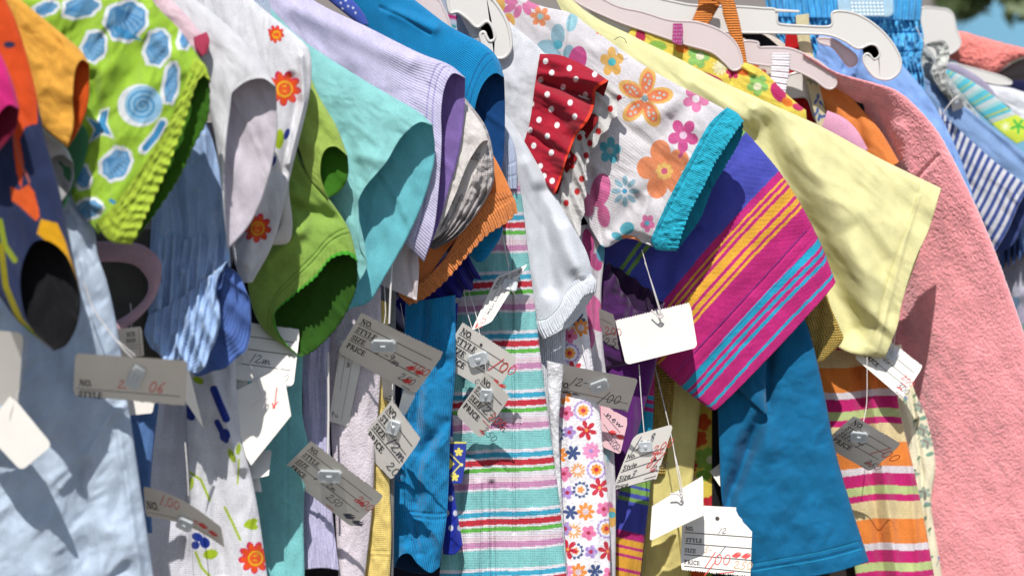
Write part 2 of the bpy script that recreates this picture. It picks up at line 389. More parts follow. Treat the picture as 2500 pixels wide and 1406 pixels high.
# 2 tropical
k = G('tropical_shirt', 'navy shirt with big orange and yellow tropical shapes and wide dark sleeve opening', 'shirt', (60, 400, 1.3), GRP)
navy = (42, 54, 92); ora = (240, 88, 32)
tube('sleeve', k, fabric(None, 'woven', 1.2), [(-20, -60), (38, 50), (82, 200), (108, 330), (142, 450), (170, 590), (191, 690)],
     [(-220, 0), (-190, 300), (-120, 520), (-40, 660), (40, 780), (130, 857)], 1.30, (.012, .02),
     front=[(191, 690), (162, 625), (122, 590), (82, 592), (56, 640), (49, 700), (61, 770), (92, 825), (130, 857)],
     back=[(191, 690), (197, 745), (186, 800), (162, 842), (130, 857)], inmat=fabric((14, 14, 20), 'woven'), wr=(5, 160, 60, 65), p=3.5,  # near black inner wall: shade of the opening put into the colour
     paint=PR(navy, ('pl', [(-60, -80), (60, -80), (90, 180), (92, 300), (60, 312), (48, 340), (58, 400), (52, 462), (40, 420), (30, 330), (-40, 280), (-100, 100)], ora),
              ('el', 23, 110, 14, 8, 0, navy), ('pl', [(25, 455), (45, 465), (70, 450), (84, 470), (98, 528), (88, 540), (50, 505), (28, 490)], (240, 100, 40)),
              ('pl', [(100, 535), (140, 545), (160, 590), (200, 720), (165, 690), (150, 620), (90, 570)], (240, 175, 20)),
              ('ln', [(0, 540), (12, 600), (36, 635)], 14, (150, 165, 40)), ('ln', [(2, 600), (14, 700), (48, 780), (90, 830)], 15, (150, 140, 20)), ('ln', [(60, 800), (90, 832), (104, 845)], 12, (90, 140, 40)),
              ('ln', [(32, 330), (52, 400), (72, 445)], 5, (205, 110, 90))))
# 3 amber sleeve
k = G('tshirt', 'amber yellow sleeve, its inner wall coloured orange for backlit glow, near the left edge', 'shirt', (120, 150, 1.38), GRP)
tube('sleeve', k, J((240, 178, 72)), [(-40, -80), (60, 8), (150, 82), (198, 125), (219, 158)], [(-60, 60), (40, 220), (100, 305), (165, 362)], 1.38, .014,
     front=[(219, 158), (200, 148), (184, 172), (177, 240), (179, 305), (165, 362)], back=[(219, 158), (216, 250), (194, 315), (165, 362)],
     inmat=J((225, 90, 20)), wr=(5, 60, 45, 50))  # orange inner colour stands in for light glowing through the cloth
# 4 small white sleeve
k = G('tshirt', 'small white sleeve tucked below the amber sleeve', 'shirt', (130, 380, 1.40), GRP)
tube('sleeve', k, J((228, 228, 230)), [(40, 230), (105, 312), (160, 360), (179, 398)], [(60, 330), (96, 420), (128, 512)], 1.43, .012,
     front=[(179, 398), (150, 378), (118, 394), (113, 440), (128, 512)], back=[(179, 398), (180, 440), (158, 485), (128, 512)], inmat=J((190, 190, 190)))  # grey inner colour carries the shade inside the white sleeve
# 5 green sheer
k = G('sheer_top', 'thin dark green sheer cloth edge behind the small white sleeve', 'top', (180, 400, 1.45), GRP)
tube('sleeve', k, fabric((70, 140, 95), 'satin', trans=.4), [(130, 280), (200, 305), (216, 345), (205, 400)], [(110, 300), (130, 420), (150, 520)], 1.45, .008)
# 6 lime shells
lime = (166, 208, 62); sb = (66, 150, 205); sbl = (140, 190, 225); wh = (232, 236, 240)
def shell(cx, cy, a_, b_, dg, sw=3):
    ca, sa = math.cos(math.radians(dg)), math.sin(math.radians(dg)); tr = lambda u, v: (cx+u*ca-v*sa, cy+u*sa+v*ca); q = random.Random(int(cx*7+cy))
    rim = [(a_*(1+.10*math.sin(5*u+q.random()))*math.cos(u), b_*(1+.08*math.sin(7*u))*math.sin(u)) for u in np.linspace(0, 6.283, 26)[:-1]]
    o_ = [('pl', [tr(u*1.0+(6 if u > 0 else -9), v+(6 if v > 0 else -6)) for u, v in rim], wh), ('pl', [tr(u, v) for u, v in rim], (122, 172, 212))]
    h0 = (-a_*.9, b_*.1)
    for k_ in np.linspace(-1.0, 1.0, 6): o_.append(('ln', [tr(*h0), tr(a_*.2, b_*.62*k_), tr(a_*.86*math.cos(k_), b_*.86*math.sin(k_))], max(2, sw*.55), (72, 140, 196)))
    o_.append(('ln', [tr(u*.9, v*.9) for u, v in rim+rim[:1]], max(2, sw*.6), (84, 150, 202)))
    return o_
spi = [(348+u*2.3*math.cos(u*1.05), 258+u*2.1*math.sin(u*1.05)) for u in np.linspace(1, 17, 60)]
sh = (shell(308, 52, 44, 50, 60, 8)+[('pl', [(268, 62), (300, 70), (350, 100), (300, 92)], sb)]+shell(198, 18, 42, 24, -12, 5)+shell(112, 22, 28, 14, -20)+shell(230, 115, 26, 36, 20)
      +shell(385, 118, 27, 42, 12)+shell(418, 205, 15, 48, 8)+[('el', 342, 258, 55, 52, 0, wh), ('el', 350, 256, 46, 46, 0, (150, 196, 228)), ('ln', spi, 5, sb)]
      +[('pl', [(208, 284), (236, 296), (244, 268), (268, 262), (262, 300), (280, 340), (250, 330), (215, 352), (228, 318)], wh), ('pl', [(214, 288), (240, 302), (248, 274), (264, 268), (258, 302), (272, 332), (248, 322), (222, 344), (234, 316)], sb)]
      +[('ln', [(398, 300), (380, 330), (350, 365)], 26, wh), ('ln', [(396, 302), (380, 332), (355, 362)], 15, sb)]+shell(284, 402, 30, 40, 40, 5)+shell(214, 512, 34, 22, -20, 3)+shell(202, 432, 16, 28, -10, 5)+shell(452, 95, 12, 24, 10, 4)
      +[('ln', [(270, 490), (288, 500), (278, 520)], 9, sb)])
k = G('shell_print_top', 'lime green top printed with blue seashells, with a gathered elastic cuff', 'top', (330, 300, 1.47), GRP)
tube('sleeve', k, fabric(None, 'woven', 1.5, trans=.15), [(330, -90), (375, 5), (440, 75), (492, 150)], [(0, -60), (90, 120), (165, 330), (176, 480), (240, 572)], 1.47, .02, res=2.4,
     front=[(492, 150), (448, 225), (415, 300), (350, 410), (285, 505), (240, 572)], wr=(9, 130, 60, -60), paint=PR(lime, *sh),
     folds=[([(225, 190), (240, 280)], 16, -8), ([(170, 470), (240, 505)], 12, 5), ([(395, 100), (470, 190)], 18, 5)], inlen=.05)
cu = tube('cuff', k, fabric((182, 208, 66), 'ribt', 2., trans=.15), [(474, 140), (500, 158), (513, 196)], [(232, 545), (268, 588), (322, 597)], 1.455, (.02, .016), res=2.4,
     front0=[(474, 140), (440, 235), (405, 312), (335, 425), (270, 510), (232, 545)], front=[(513, 196), (492, 186), (474, 220), (445, 315), (402, 425), (352, 535), (322, 597)],
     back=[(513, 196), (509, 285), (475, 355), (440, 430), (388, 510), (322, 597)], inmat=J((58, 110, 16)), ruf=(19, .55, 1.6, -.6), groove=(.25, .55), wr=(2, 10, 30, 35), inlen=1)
# 7 chambray
k = G('chambray_shirt', 'pale blue chambray shirt hanging in front at the lower left', 'shirt', (250, 900, 1.52), GRP)
tube('body', k, fabric((204, 220, 240), 'woven', 1.2), [(120, 420), (185, 495), (228, 555), (240, 625), (262, 690), (286, 800), (308, 950), (330, 1100), (352, 1250), (384, 1470)],
     [(60, 430), (20, 600), (-60, 800), (-130, 1000), (-190, 1200), (-230, 1470)], 1.50, .03, wr=(7, 60, 90, 30), res=4,
     folds=[([(200, 640), (250, 870)], 7, 2.5), ([(320, 985), (270, 1010), (210, 1120), (150, 1190)], 9, 3.5), ([(60, 760), (130, 1100), (110, 1470)], 50, 13), ([(200, 1150), (230, 1450)], 26, -5), ([(290, 1050), (350, 1450)], 9, 3), ([(160, 520), (235, 640)], 14, -7)])
# 8 pinkish loop; shade inside it is put into the dark body colour
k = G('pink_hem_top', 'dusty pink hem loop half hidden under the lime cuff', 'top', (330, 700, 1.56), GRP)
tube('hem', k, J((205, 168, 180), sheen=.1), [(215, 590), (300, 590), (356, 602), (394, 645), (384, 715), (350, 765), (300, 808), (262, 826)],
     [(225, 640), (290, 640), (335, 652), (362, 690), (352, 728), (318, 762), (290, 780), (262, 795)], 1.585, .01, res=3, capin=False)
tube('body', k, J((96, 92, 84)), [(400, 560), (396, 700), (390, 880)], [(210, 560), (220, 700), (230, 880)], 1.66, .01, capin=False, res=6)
# 9 pink bit + white big sleeve
k = G('ruffle_top', 'pale pink garment with a rose knot behind the lime top', 'top', (450, 60, 1.53), GRP)
tube('body', k, J((238, 208, 218)), [(340, -60), (430, 12), (470, 55), (508, 100)], [(290, -20), (400, 60), (440, 110), (486, 150)], 1.55, .01, wr=(3, 40, 20, 40))
tube('knot', k, fabric((190, 60, 95), 'satin', 1.), [(505, 78), (512, 100), (505, 130)], [(472, 92), (476, 115), (490, 138)], 1.535, .006, ruf=(5, 2, 2, 0), res=2)
k = G('tshirt', 'plain white sleeve with a wide rounded opening right of the lime top', 'shirt', (560, 150, 1.56), GRP)
tube('sleeve', k, J((236, 236, 240)), [(330, -90), (450, -20), (560, 66), (630, 140), (674, 212)], [(400, 60), (480, 170), (520, 310), (542, 470), (556, 610)], 1.58, (.016, .024),
     front=[(674, 212), (640, 192), (595, 203), (556, 242), (549, 300), (541, 400), (545, 500), (556, 610)], back=[(674, 212), (676, 330), (652, 450), (612, 545), (556, 610)],
     inmat=J((222, 214, 224)), wr=(4, 120, 50, 55), inlen=.6, p=4)
# 10 denim dotted
dn = (168, 198, 240)
rd = [('el', rng.uniform(350, 610), rng.uniform(330, 1250), 2.6, 2.6, 0, (215, 222, 235)) for _ in range(90)]
k = G('denim_dot_dress', 'light blue denim dress with tiny white dots and a gathered frilled sleeve', 'dress', (470, 700, 1.62), GRP)
tube('sleeve', k, fabric(None, 'woven', 1.2, trans=.12), [(470, 240), (512, 320), (542, 440), (558, 560), (563, 650)], [(385, 380), (372, 520), (362, 680), (362, 790)], 1.64, (.018, .012), res=2.8,
     paint=PR(dn, *rd), ruf=(6, 3, 0, .3), wr=(7, 120, 24, 88), folds=[([(430, 400), (450, 640)], 14, -9), ([(500, 330), (530, 560)], 12, 6), ([(395, 450), (385, 750)], 10, 6)]+[([(385+i*21, 590-8*(i % 3)), (378+i*20, 700), (372+i*19, 800)], 6, 5) for i in range(9)], inlen=.05)
tube('frill', k, fabric(None, 'woven', 1.2, trans=.12), [(563, 630), (552, 640), (548, 645)], [(362, 770), (352, 810), (366, 842)], 1.625, (.012, .022), res=2.4,
     front0=[(563, 630), (490, 690), (430, 735), (362, 770)], front=[(548, 645), (528, 700), (538, 780), (518, 850), (484, 914), (440, 885), (400, 880), (366, 842)],
     back=[(548, 645), (596, 692), (613, 772), (602, 850), (545, 898), (484, 914), (410, 880), (366, 842)], paint=PR(dn, *rd), inmat=fabric((86, 118, 190), 'woven'),
     folds=[([(380+i*22, 760-14*i), (374+i*19, 850-6*i), (366+i*17, 900)], 6, 5) for i in range(9)], p=1.2, ruf=(7, 3, 4, -.4), wr=(8, 80, 20, 105), inlen=1)
tube('body', k, fabric((96, 136, 196), 'woven'), [(400, 900), (380, 1050), (368, 1180), (372, 1300)], [(300, 900), (318, 1050), (340, 1180), (345, 1300)], 1.70, .012, wr=(4, 90, 30, 95), res=5)
# 11 white flower shirt
def sunf(cx, cy, r): return [('fl', cx, cy, r, 9, 10, (222, 40, 100), .38), ('fl', cx+1, cy+1, r*.9, 9, 12, (242, 84, 32), .42), ('el', cx+3, cy+2, r*.46, r*.46, 0, (244, 196, 40)), ('el', cx+3, cy+2, r*.36, r*.36, 0, (242, 96, 36)), ('ln', [(cx-2, cy-4), (cx+8, cy-6)], 3, (244, 190, 40)), ('ln', [(cx-2, cy+6), (cx+6, cy+8)], 3, (244, 190, 40))]
lg = (178, 205, 40); bl = (24, 52, 150)
k = G('flower_print_shirt', 'white shirt printed with orange sun flowers, lime leaves and blue petals', 'shirt', (620, 500, 1.70), GRP)
tube('sleeve', k, fabric(None, 'jersey', trans=.25), [(520, -90), (640, 20), (728, 92), (758, 135), (756, 230), (716, 400), (672, 580), (616, 690)], [(430, 40), (520, 200), (552, 420), (565, 600), (588, 690)], 1.72, .018, res=2.6,
     paint=PR((240, 240, 244), ('el', 562, 93, 5, 14, -35, lg), *sunf(672, 84, 22), ('pl', [(640, 95), (662, 108), (650, 60), (630, 70)], (240, 240, 244)), *sunf(692, 216, 44), ('el', 682, 340, 11, 24, 5, lg), ('el', 700, 328, 6, 14, 20, bl), ('el', 664, 395, 8, 15, 30, bl), *sunf(626, 556, 37)),
     wr=(5, 140, 36, 80), folds=[([(712, 190), (724, 250), (690, 420)], 12, -5), ([(735, 140), (742, 250), (705, 400)], 8, 6), ([(560, 620), (600, 560)], 14, -6), ([(640, 430), (600, 640)], 16, 5)])
tube('body', k, fabric(None, 'jersey', trans=.25), [(575, 840), (578, 950), (590, 1060), (622, 1200), (640, 1310), (662, 1480)], [(452, 850), (455, 1000), (462, 1150), (466, 1300), (474, 1480)], 1.76, .02, res=2.6, wr=(5, 160, 40, 88),
     folds=[([(505, 880), (560, 1060), (590, 1140)], 14, 8), ([(520, 1050), (540, 1400)], 22, -6)],
     paint=PR((238, 238, 244), ('el', 484, 928, 14, 8, 25, lg), ('ln', [(522, 950), (536, 985), (552, 1022)], 19, bl), ('ln', [(530, 1030), (552, 1074)], 14, bl), ('el', 549, 1062, 13, 16, 0, bl), ('el', 462, 1008, 12, 20, -30, bl),
              ('el', 566, 1112, 7, 18, -25, lg), ('el', 582, 1096, 6, 14, 10, lg), ('ln', [(584, 1120), (580, 1180)], 4, lg), ('ln', [(462, 1152), (490, 1170), (512, 1220)], 6, lg), ('el', 466, 1180, 7, 16, 10, lg),
              ('ln', [(549, 1238), (566, 1272), (586, 1316)], 6, lg), ('el', 612, 1276, 18, 9, -25, lg), ('el', 614, 1284, 16, 8, 12, lg), ('el', 482, 1310, 14, 10, 20, bl), ('el', 500, 1324, 14, 12, 60, bl), ('el', 477, 1330, 10, 10, 0, bl),
              ('el', 514, 1352, 18, 12, -10, lg), ('ln', [(478, 1348), (492, 1384), (516, 1410)], 6, lg), *sunf(621, 1360, 40)))
k = G('nightgown', 'plain white nightgown hanging in shade beside the flowered white body', 'nightgown', (420, 1200, 1.80), GRP)
tube('body', k, J((234, 234, 244)), [(520, 930), (500, 1100), (490, 1250), (500, 1480)], [(392, 940), (372, 1100), (350, 1250), (356, 1480)], 1.815, .014, wr=(5, 140, 40, 95))
k = G('tshirt', 'white ribbed shirt strip behind the flowered white body', 'shirt', (590, 1000, 1.81), GRP)
tube('body', k, fabric((240, 240, 240), 'terry'), [(606, 840), (606, 1010), (640, 1200)], [(560, 850), (570, 1010), (600, 1200)], 1.80, .010, wr=(3, 100, 20, 90))
# 12 white thick loop
k = G('bodysuit', 'thick white folded sleeve edge curling over the green sleeve', 'bodysuit', (690, 560, 1.71), GRP)
tube('sleeve_edge', k, J((232, 228, 222)), [(704, 400), (706, 470), (714, 545), (706, 590), (672, 598), (640, 590)], [(668, 400), (672, 470), (682, 530), (678, 556), (662, 562), (640, 560)], 1.735, .010, res=3, capin=False)
# 13 green
k = G('green_bodysuit', 'leaf green shirt with a ribbed serged cuff and dark opening', 'bodysuit', (760, 500, 1.78), GRP)
tube('shoulder_fold', k, J((176, 205, 96)), [(745, 150), (776, 230), (822, 310), (849, 382)], [(660, 250), (720, 340), (752, 430), (800, 486)], 1.79, (.014, .016), front=[(849, 382), (818, 358), (790, 372), (782, 425), (800, 486)],
     back=[(849, 382), (850, 430), (832, 465), (800, 486)], inmat=J((60, 120, 20)), wr=(4, 80, 30, 55), p=3.5)
tube('sleeve', k, fabric(None, 'jersey', 1.6), [(690, 270), (740, 400), (800, 480), (852, 560), (873, 638)], [(640, 420), (608, 600), (606, 700), (640, 800), (735, 873)], 1.81, (.02, .026), res=2.8,
     front=[(873, 638), (846, 622), (806, 634), (768, 680), (716, 722), (668, 770), (682, 822), (735, 873)], back=[(873, 638), (868, 710), (830, 790), (775, 850), (735, 873)],
     paint=lambda q: PR((150, 186, 84))(q)*np.where((q['s'] > .965)[:, None], np.array([.55, 1.02, .6]), 1.), inmat=J((48, 92, 20)), groove=((.80, 1.), (.835, 1.)),  # inner green darkened for the shade within the cuff
     ruf=(26, .8, 1.4, .86), wr=(6, 90, 50, 50), folds=[([(700, 500), (810, 530)], 18, -7), ([(650, 640), (740, 560)], 16, 5), ([(720, 380), (800, 480)], 18, 6)], p=4)
stitch(.80, (96, 140, 40)); stitch(.835, (96, 140, 40))
# 14 aqua
k = G('aqua_tshirt', 'pale aqua shirt with a wide flaring sleeve opening', 'shirt', (900, 400, 1.85), GRP)
aq = (160, 228, 226)
tube('sleeve', k, J(aq, trans=.3), [(660, 20), (735, 95), (850, 172), (950, 232), (1020, 272), (1057, 306)], [(700, 250), (790, 460), (842, 600), (852, 690), (850, 754)], 1.87, (.016, .03), res=2.8,
     front=[(1057, 306), (1022, 300), (978, 338), (940, 400), (888, 462), (868, 520), (878, 600), (896, 648), (868, 700), (842, 735), (850, 754)],
     back=[(1057, 306), (1061, 385), (1036, 485), (992, 585), (942, 672), (902, 736), (850, 754)], inmat=J((128, 218, 230), trans=.35), wr=(3.5, 80, 46, 35), p=3.4, inlen=.6,
     folds=[([(880, 380), (960, 400)], 16, 3), ([(840, 330), (900, 480)], 18, -3)])
tube('hem', k, J((130, 205, 210)), [(870, 735), (830, 780), (780, 805)], [(840, 680), (790, 730), (740, 770)], 1.905, .01, res=4)
tube('body', k, fabric((132, 205, 208), 'terry', bump=.3), [(742, 800), (738, 1000), (756, 1110), (742, 1230), (746, 1480)], [(590, 820), (606, 1100), (630, 1260), (642, 1480)], 1.91, .016, wr=(4, 120, 60, 90), groove=(),
     folds=[([(690, 1220), (730, 1240), (742, 1300)], 5, 1.5), ([(700, 900), (702, 1470)], 3, -1)])
# 15 lavender
k = G('lavender_bodysuit', 'lavender ribbed shirt with a long sleeve opening, its inner wall coloured purple for backlit glow', 'bodysuit', (950, 300, 1.92), GRP)
lv = (212, 206, 236)
tube('shoulder', k, fabric((190, 205, 226), 'ribs', 2.2), [(660, -80), (705, 0), (735, 110)], [(540, -80), (600, 20), (640, 110)], 1.935, .012)
tube('sleeve', k, fabric(lv, 'ribs', 2.6, bump=.35, trans=.25), [(640, -90), (770, 4), (900, 68), (1020, 128), (1096, 158), (1136, 190)], [(660, 60), (780, 290), (880, 440), (960, 560), (1035, 640)], 1.94, (.016, .022), res=2.6,
     front=[(1136, 190), (1106, 180), (1086, 212), (1077, 270), (1078, 350), (1072, 450), (1060, 555), (1035, 640)], back=[(1136, 190), (1133, 280), (1119, 380), (1096, 460), (1070, 550), (1035, 640)],
     inmat=J((150, 122, 196), trans=.3), groove=((.905, .9), (.94, .9)), wr=(3, 160, 60, 35), folds=[([(840, 200), (880, 280), (940, 400)], 36, -7), ([(720, 20), (1000, 150)], 24, 5)], p=4, inlen=.6)  # purple inner colour imitates the glow of backlit cloth
stitch(.905, (130, 130, 200)); stitch(.94, (130, 130, 200))
tube('body', k, fabric((206, 202, 234), 'ribs', 2.2, bump=.4), [(806, 780), (802, 950), (806, 1100), (812, 1250), (829, 1392)], [(736, 800), (740, 1000), (744, 1150), (736, 1300), (738, 1390)], 1.955, .01, wr=(5, 200, 14, 90),
     front=[(829, 1392), (790, 1386), (738, 1390)], res=3)
k = G('terry_sleepsuit', 'mauve white terry sleepsuit hanging between the lavender and pale yellow bodies', 'sleepsuit', (860, 1000, 1.98), GRP)
tube('body', k, fabric((228, 218, 226), 'terry'), [(930, 700), (930, 900), (916, 1100), (908, 1250), (882, 1480)], [(796, 740), (806, 1000), (818, 1250), (830, 1480)], 1.985, .014, wr=(4, 160, 40, 92), res=4, pile=.5)
# 16 pale yellow strip, grey strip
k = G('yellow_romper', 'pale yellow romper leg hanging left of the long blue sleeve', 'romper', (920, 1100, 2.0), GRP)
tube('leg', k, J((246, 220, 132)), [(945, 740), (952, 950), (950, 1150), (956, 1300), (948, 1480)], [(908, 720), (905, 950), (886, 1200), (870, 1480)], 2.01, .010, groove=((.82, .8), (.835, .8)), wr=(5, 70, 30, 80), res=3)
k = G('grey_vest', 'thin grey garment edge behind the pale yellow romper', 'vest', (965, 800, 2.02), GRP)
tube('edge', k, J((140, 140, 140)), [(965, 600), (966, 800), (960, 1480)], [(930, 600), (934, 800), (940, 1480)], 2.025, .006)
# 17 cream sleeve + hem
k = G('cream_cardigan', 'cream white sleeve pressed between the lavender and grey sleeves', 'cardigan', (1120, 400, 1.97), GRP)
tube('sleeve', k, fabric((232, 226, 222), 'terry'), [(1090, 200), (1140, 256), (1180, 310), (1192, 343)], [(1040, 300), (1050, 420), (1048, 520), (1046, 596)], 1.985, .012, res=3,
     front=[(1192, 343), (1174, 350), (1142, 400), (1112, 475), (1082, 540), (1046, 596)], back=[(1192, 343), (1180, 390), (1150, 450), (1110, 540), (1046, 596)], wr=(3, 60, 30, 60))
tube('hem', k, J((226, 214, 216)), [(1014, 590), (1023, 650), (1018, 734)], [(948, 560), (938, 640), (930, 696)], 1.975, .009, res=3, folds=[([(1000, 610), (996, 660), (1010, 725)], 6, -3)])
k = G('grey_tshirt', 'grey shirt with a bunched gathered sleeve above the orange cuff', 'shirt', (1140, 450, 2.0), GRP)
tube('sleeve', k, J((176, 170, 170), trans=.12), [(1120, 220), (1186, 310), (1206, 400), (1196, 470), (1130, 565), (1062, 610)], [(1080, 260), (1090, 400), (1085, 470), (1060, 560), (1040, 600)], 2.015, .016, res=2.6, ruf=(7, 5, 0, .2), wr=(7, 26, 24, 60),
     folds=[([(1150, 400), (1120, 470)], 7, -6), ([(1170, 430), (1130, 520)], 7, 5)])
# 18 orange
k = G('orange_tshirt', 'orange shirt sleeve with ribbed and scalloped cuff', 'shirt', (1130, 600, 2.03), GRP)
og = (248, 152, 84)
tube('sleeve', k, fabric(og, 'jersey', trans=.25), [(1150, 300), (1200, 372), (1236, 440), (1256, 488)], [(990, 480), (976, 600), (958, 690)], 2.06, .012, front=[(1256, 488), (1195, 505), (1100, 600), (1030, 690), (958, 690)], inlen=.05)
tube('cuff', k, fabric(og, 'ribs', 2.4, bump=.9, trans=.2), [(1245, 468), (1258, 490), (1263, 518)], [(962, 690), (975, 722), (1000, 745)], 2.045, .014, res=2.2,
     front0=[(1245, 468), (1190, 480), (1130, 560), (1080, 640), (1020, 705), (962, 690)], front=[(1263, 518), (1236, 545), (1190, 574), (1144, 622), (1092, 682), (1044, 724), (1000, 745)], groove=((.25, 1.2), (.35, 1)), ruf=(19, .6, 1.6, .3))
# 19 blue
blu = (0, 138, 198)
k = G('blue_bodysuit', 'bright cerulean blue shirt, its short sleeve opening dark inside and a long sleeve below', 'bodysuit', (1100, 200, 2.07), GRP)
tube('sleeve', k, fabric(blu, 'ribs', 1.8, bump=.6, trans=.15), [(880, -110), (960, -40), (1030, 14), (1100, 66), (1180, 108), (1216, 144), (1231, 190)], [(820, -40), (930, 120), (1060, 330), (1150, 420), (1223, 434)], 2.085, (.014, .022), res=2.6,
     front=[(1231, 190), (1207, 180), (1178, 208), (1160, 262), (1160, 322), (1182, 385), (1223, 434)], back=[(1231, 190), (1233, 270), (1231, 360), (1223, 434)], inmat=J((0, 70, 130)), inlen=.6, p=4,  # inner blue darkened in colour to shade the opening
     folds=[([(930, 20), (985, 45), (1050, 84)], 5, -1.6), ([(960, 30), (1060, 70)], 14, 4)], groove=((.86, .7),))
stitch(.86, (0, 90, 150)); stitch(.9, (0, 90, 150))
tube('cuff_hem', k, fabric(blu, 'ribs', 1.8), [(1226, 520), (1224, 575), (1182, 640)], [(1130, 540), (1138, 610), (1164, 640)], 2.09, .01, res=3, groove=(.7,))
tube('long_sleeve', k, fabric(blu, 'ribs', 1.8, bump=.7, trans=.12), [(1112, 720), (1112, 900), (1100, 1050), (1092, 1250), (1073, 1384)], [(990, 740), (978, 1000), (960, 1200), (962, 1384)], 2.10, .017, res=2.6, wr=(6, 60, 40, 90),
     front=[(1073, 1384), (1050, 1398), (1020, 1376), (1000, 1352), (978, 1356), (962, 1384)], back=[(1073, 1384), (1030, 1400), (962, 1384)], inmat=J((0, 50, 90)), groove=((.80, 1.2), (.82, .8)), p=9,
     folds=[([(1040, 700), (1030, 900), (1010, 1100)], 12, -6), ([(1090, 1030), (1020, 1120), (1010, 1260)], 16, -5), ([(1010, 1280), (1020, 1350)], 9, -5)])
# navy ruffle
k = G('navy_shirt', 'navy shirt with a frilled edge and white dots below it, beside the blue sleeve', 'shirt', (1110, 680, 2.12), GRP)
nv = (34, 34, 140)
tube('frill', k, fabric(nv, 'ribs', 2.4), [(1130, 590), (1152, 640), (1172, 676)], [(960, 740), (1000, 790), (1030, 800)], 2.125, .014, res=2.2, front=[(1172, 676), (1130, 718), (1085, 745), (1050, 780), (1030, 800)], ruf=(6, 5, 6, .3), wr=(3, 20, 16, 50))
tube('body', k, fabric(None, 'jersey'), [(1118, 740), (1106, 950), (1106, 1080), (1110, 1200), (1130, 1330)], [(1040, 740), (1060, 1000), (1070, 1200), (1082, 1352)], 2.15, .010, res=2.6, front=[(1130, 1330), (1110, 1352), (1082, 1352)],
     groove=((.88, 1),), paint=PR((24, 48, 172), *[('el', 1070+21*(j % 3)+10*(i % 2), 820+i*36, 6, 7, 0, (225, 228, 240)) for i in range(14) for j in range(3) if not (i < 10 and j == 2)]), wr=(3, 50, 20, 90))
# 20 striped pants
k = G('striped_trousers', 'trousers striped in aqua, white, red, green and mauve', 'trousers', (1250, 900, 2.17), GRP)
def cs_(q):
    return q['y']+np.where(q['x'] > 1256, .10*(q['x']-1256), 0)+.015*(q['x']-1256)+2.5*np.sin(q['x']/37)
tl = (136, 206, 206); wt = (234, 230, 238)
tab = [(834, (206, 50, 66)), (848, wt), (854, (106, 192, 80)), (864, wt), (876, (234, 214, 224)), (889, (208, 146, 188)), (903, wt), (909, tl), (953, wt), (961, (64, 172, 206)), (973, wt)]
stp = stripes(cs_, tab, wt, 144.5)
def stpf(q):
    C = stp(q); m_ = (np.sin(q['y']*1.7) > .3) & (np.abs(C-np.array(wt)).sum(1) > 60); C[m_] = C[m_]*.93+15; return C
tube('leg', k, fabric(None, 'jersey', 1.8, bump=.35), [(1232, 360), (1268, 450), (1290, 620), (1312, 800), (1330, 950), (1350, 1100), (1369, 1250), (1390, 1480)],
     [(1200, 350), (1180, 520), (1120, 680), (1102, 900), (1094, 1050), (1086, 1250), (1066, 1480)], 2.19, .017, res=2.1, paint=stpf, wr=(4, 200, 36, 86), fz=.5,
     folds=[([(1246, 500), (1252, 800), (1256, 1300)], 3.2, -2.4), ([(1262, 900), (1262, 1400)], 7, 1.5), ([(1130, 900), (1120, 1400)], 14, -5), ([(1200, 1180), (1205, 1470)], 7, -4), ([(1170, 1180), (1165, 1470)], 8, 3), ([(1300, 1250), (1315, 1470)], 12, 3)])
tube('waistband', k, J((196, 208, 234)), [(1228, 300), (1254, 350), (1262, 400), (1262, 462)], [(1215, 330), (1222, 400), (1228, 462)], 2.17, .009, res=2.4, ruf=(3, 2, 0, .2), groove=(.6, .8))
tube('woven_label', k, fabric(None, 'satin', .6, trans=0, bump=.2), [(1139, 1078), (1136, 1130), (1128, 1180)], [(1088, 1076), (1088, 1130), (1088, 1180)], 2.135, .002, res=1.2,
     paint=PR((30, 52, 150), ('ln', [(1088, 1080), (1139, 1080)], 5, (214, 204, 96)), ('fl', 1120, 1103, 11, 5, -90, (226, 212, 100), .62), ('fl', 1110, 1164, 11, 5, -90, (226, 212, 100), .62),
              ('pl', [(1092, 1112), (1110, 1132), (1092, 1152)], (222, 206, 90)), ('ln', [(1100, 1108), (1125, 1133), (1102, 1158)], 3.5, (222, 210, 110)), ('el', 1127, 1134, 4, 4, 0, (230, 220, 140))))
# 21 white long sleeve
k = G('white_long_top', 'white soft long sleeved top with a ribbed wrist cuff, beside the striped trousers', 'top', (1370, 600, 2.21), GRP)
wc = (232, 236, 244)
tube('sleeve', k, J(wc, per=1.2), [(1220, 260), (1268, 326), (1320, 415), (1388, 535), (1432, 615), (1450, 684)], [(1205, 320), (1255, 450), (1280, 640), (1312, 790)], 2.225, (.014, .02), res=2.8,
     front=[(1450, 684), (1402, 690), (1378, 712), (1368, 745), (1338, 780), (1312, 790)], wr=(4, 160, 50, 65), folds=[([(1325, 470), (1345, 700)], 22, -9), ([(1290, 400), (1400, 650)], 18, 5), ([(1385, 560), (1420, 670)], 16, 5)], inlen=.05)
tube('cuff', k, fabric(wc, 'ribs', 2.2, bump=.35), [(1444, 668), (1457, 688), (1454, 712)], [(1306, 778), (1313, 806), (1326, 830)], 2.215, (.018, .017), res=2.2,
     front0=[(1444, 668), (1400, 688), (1376, 712), (1366, 745), (1336, 776), (1306, 778)], front=[(1454, 712), (1424, 724), (1396, 765), (1362, 805), (1326, 830)],
     back=[(1454, 712), (1430, 750), (1400, 790), (1326, 830)], groove=(.12,), ruf=(22, .4, 1, 0))
tube('body', k, fabric(wc, 'ribs', 2.4, bump=.7), [(1382, 740), (1378, 900), (1366, 1000), (1368, 1480)], [(1312, 780), (1328, 1000), (1345, 1150), (1352, 1480)], 2.26, .010, wr=(4, 200, 24, 92), res=3)
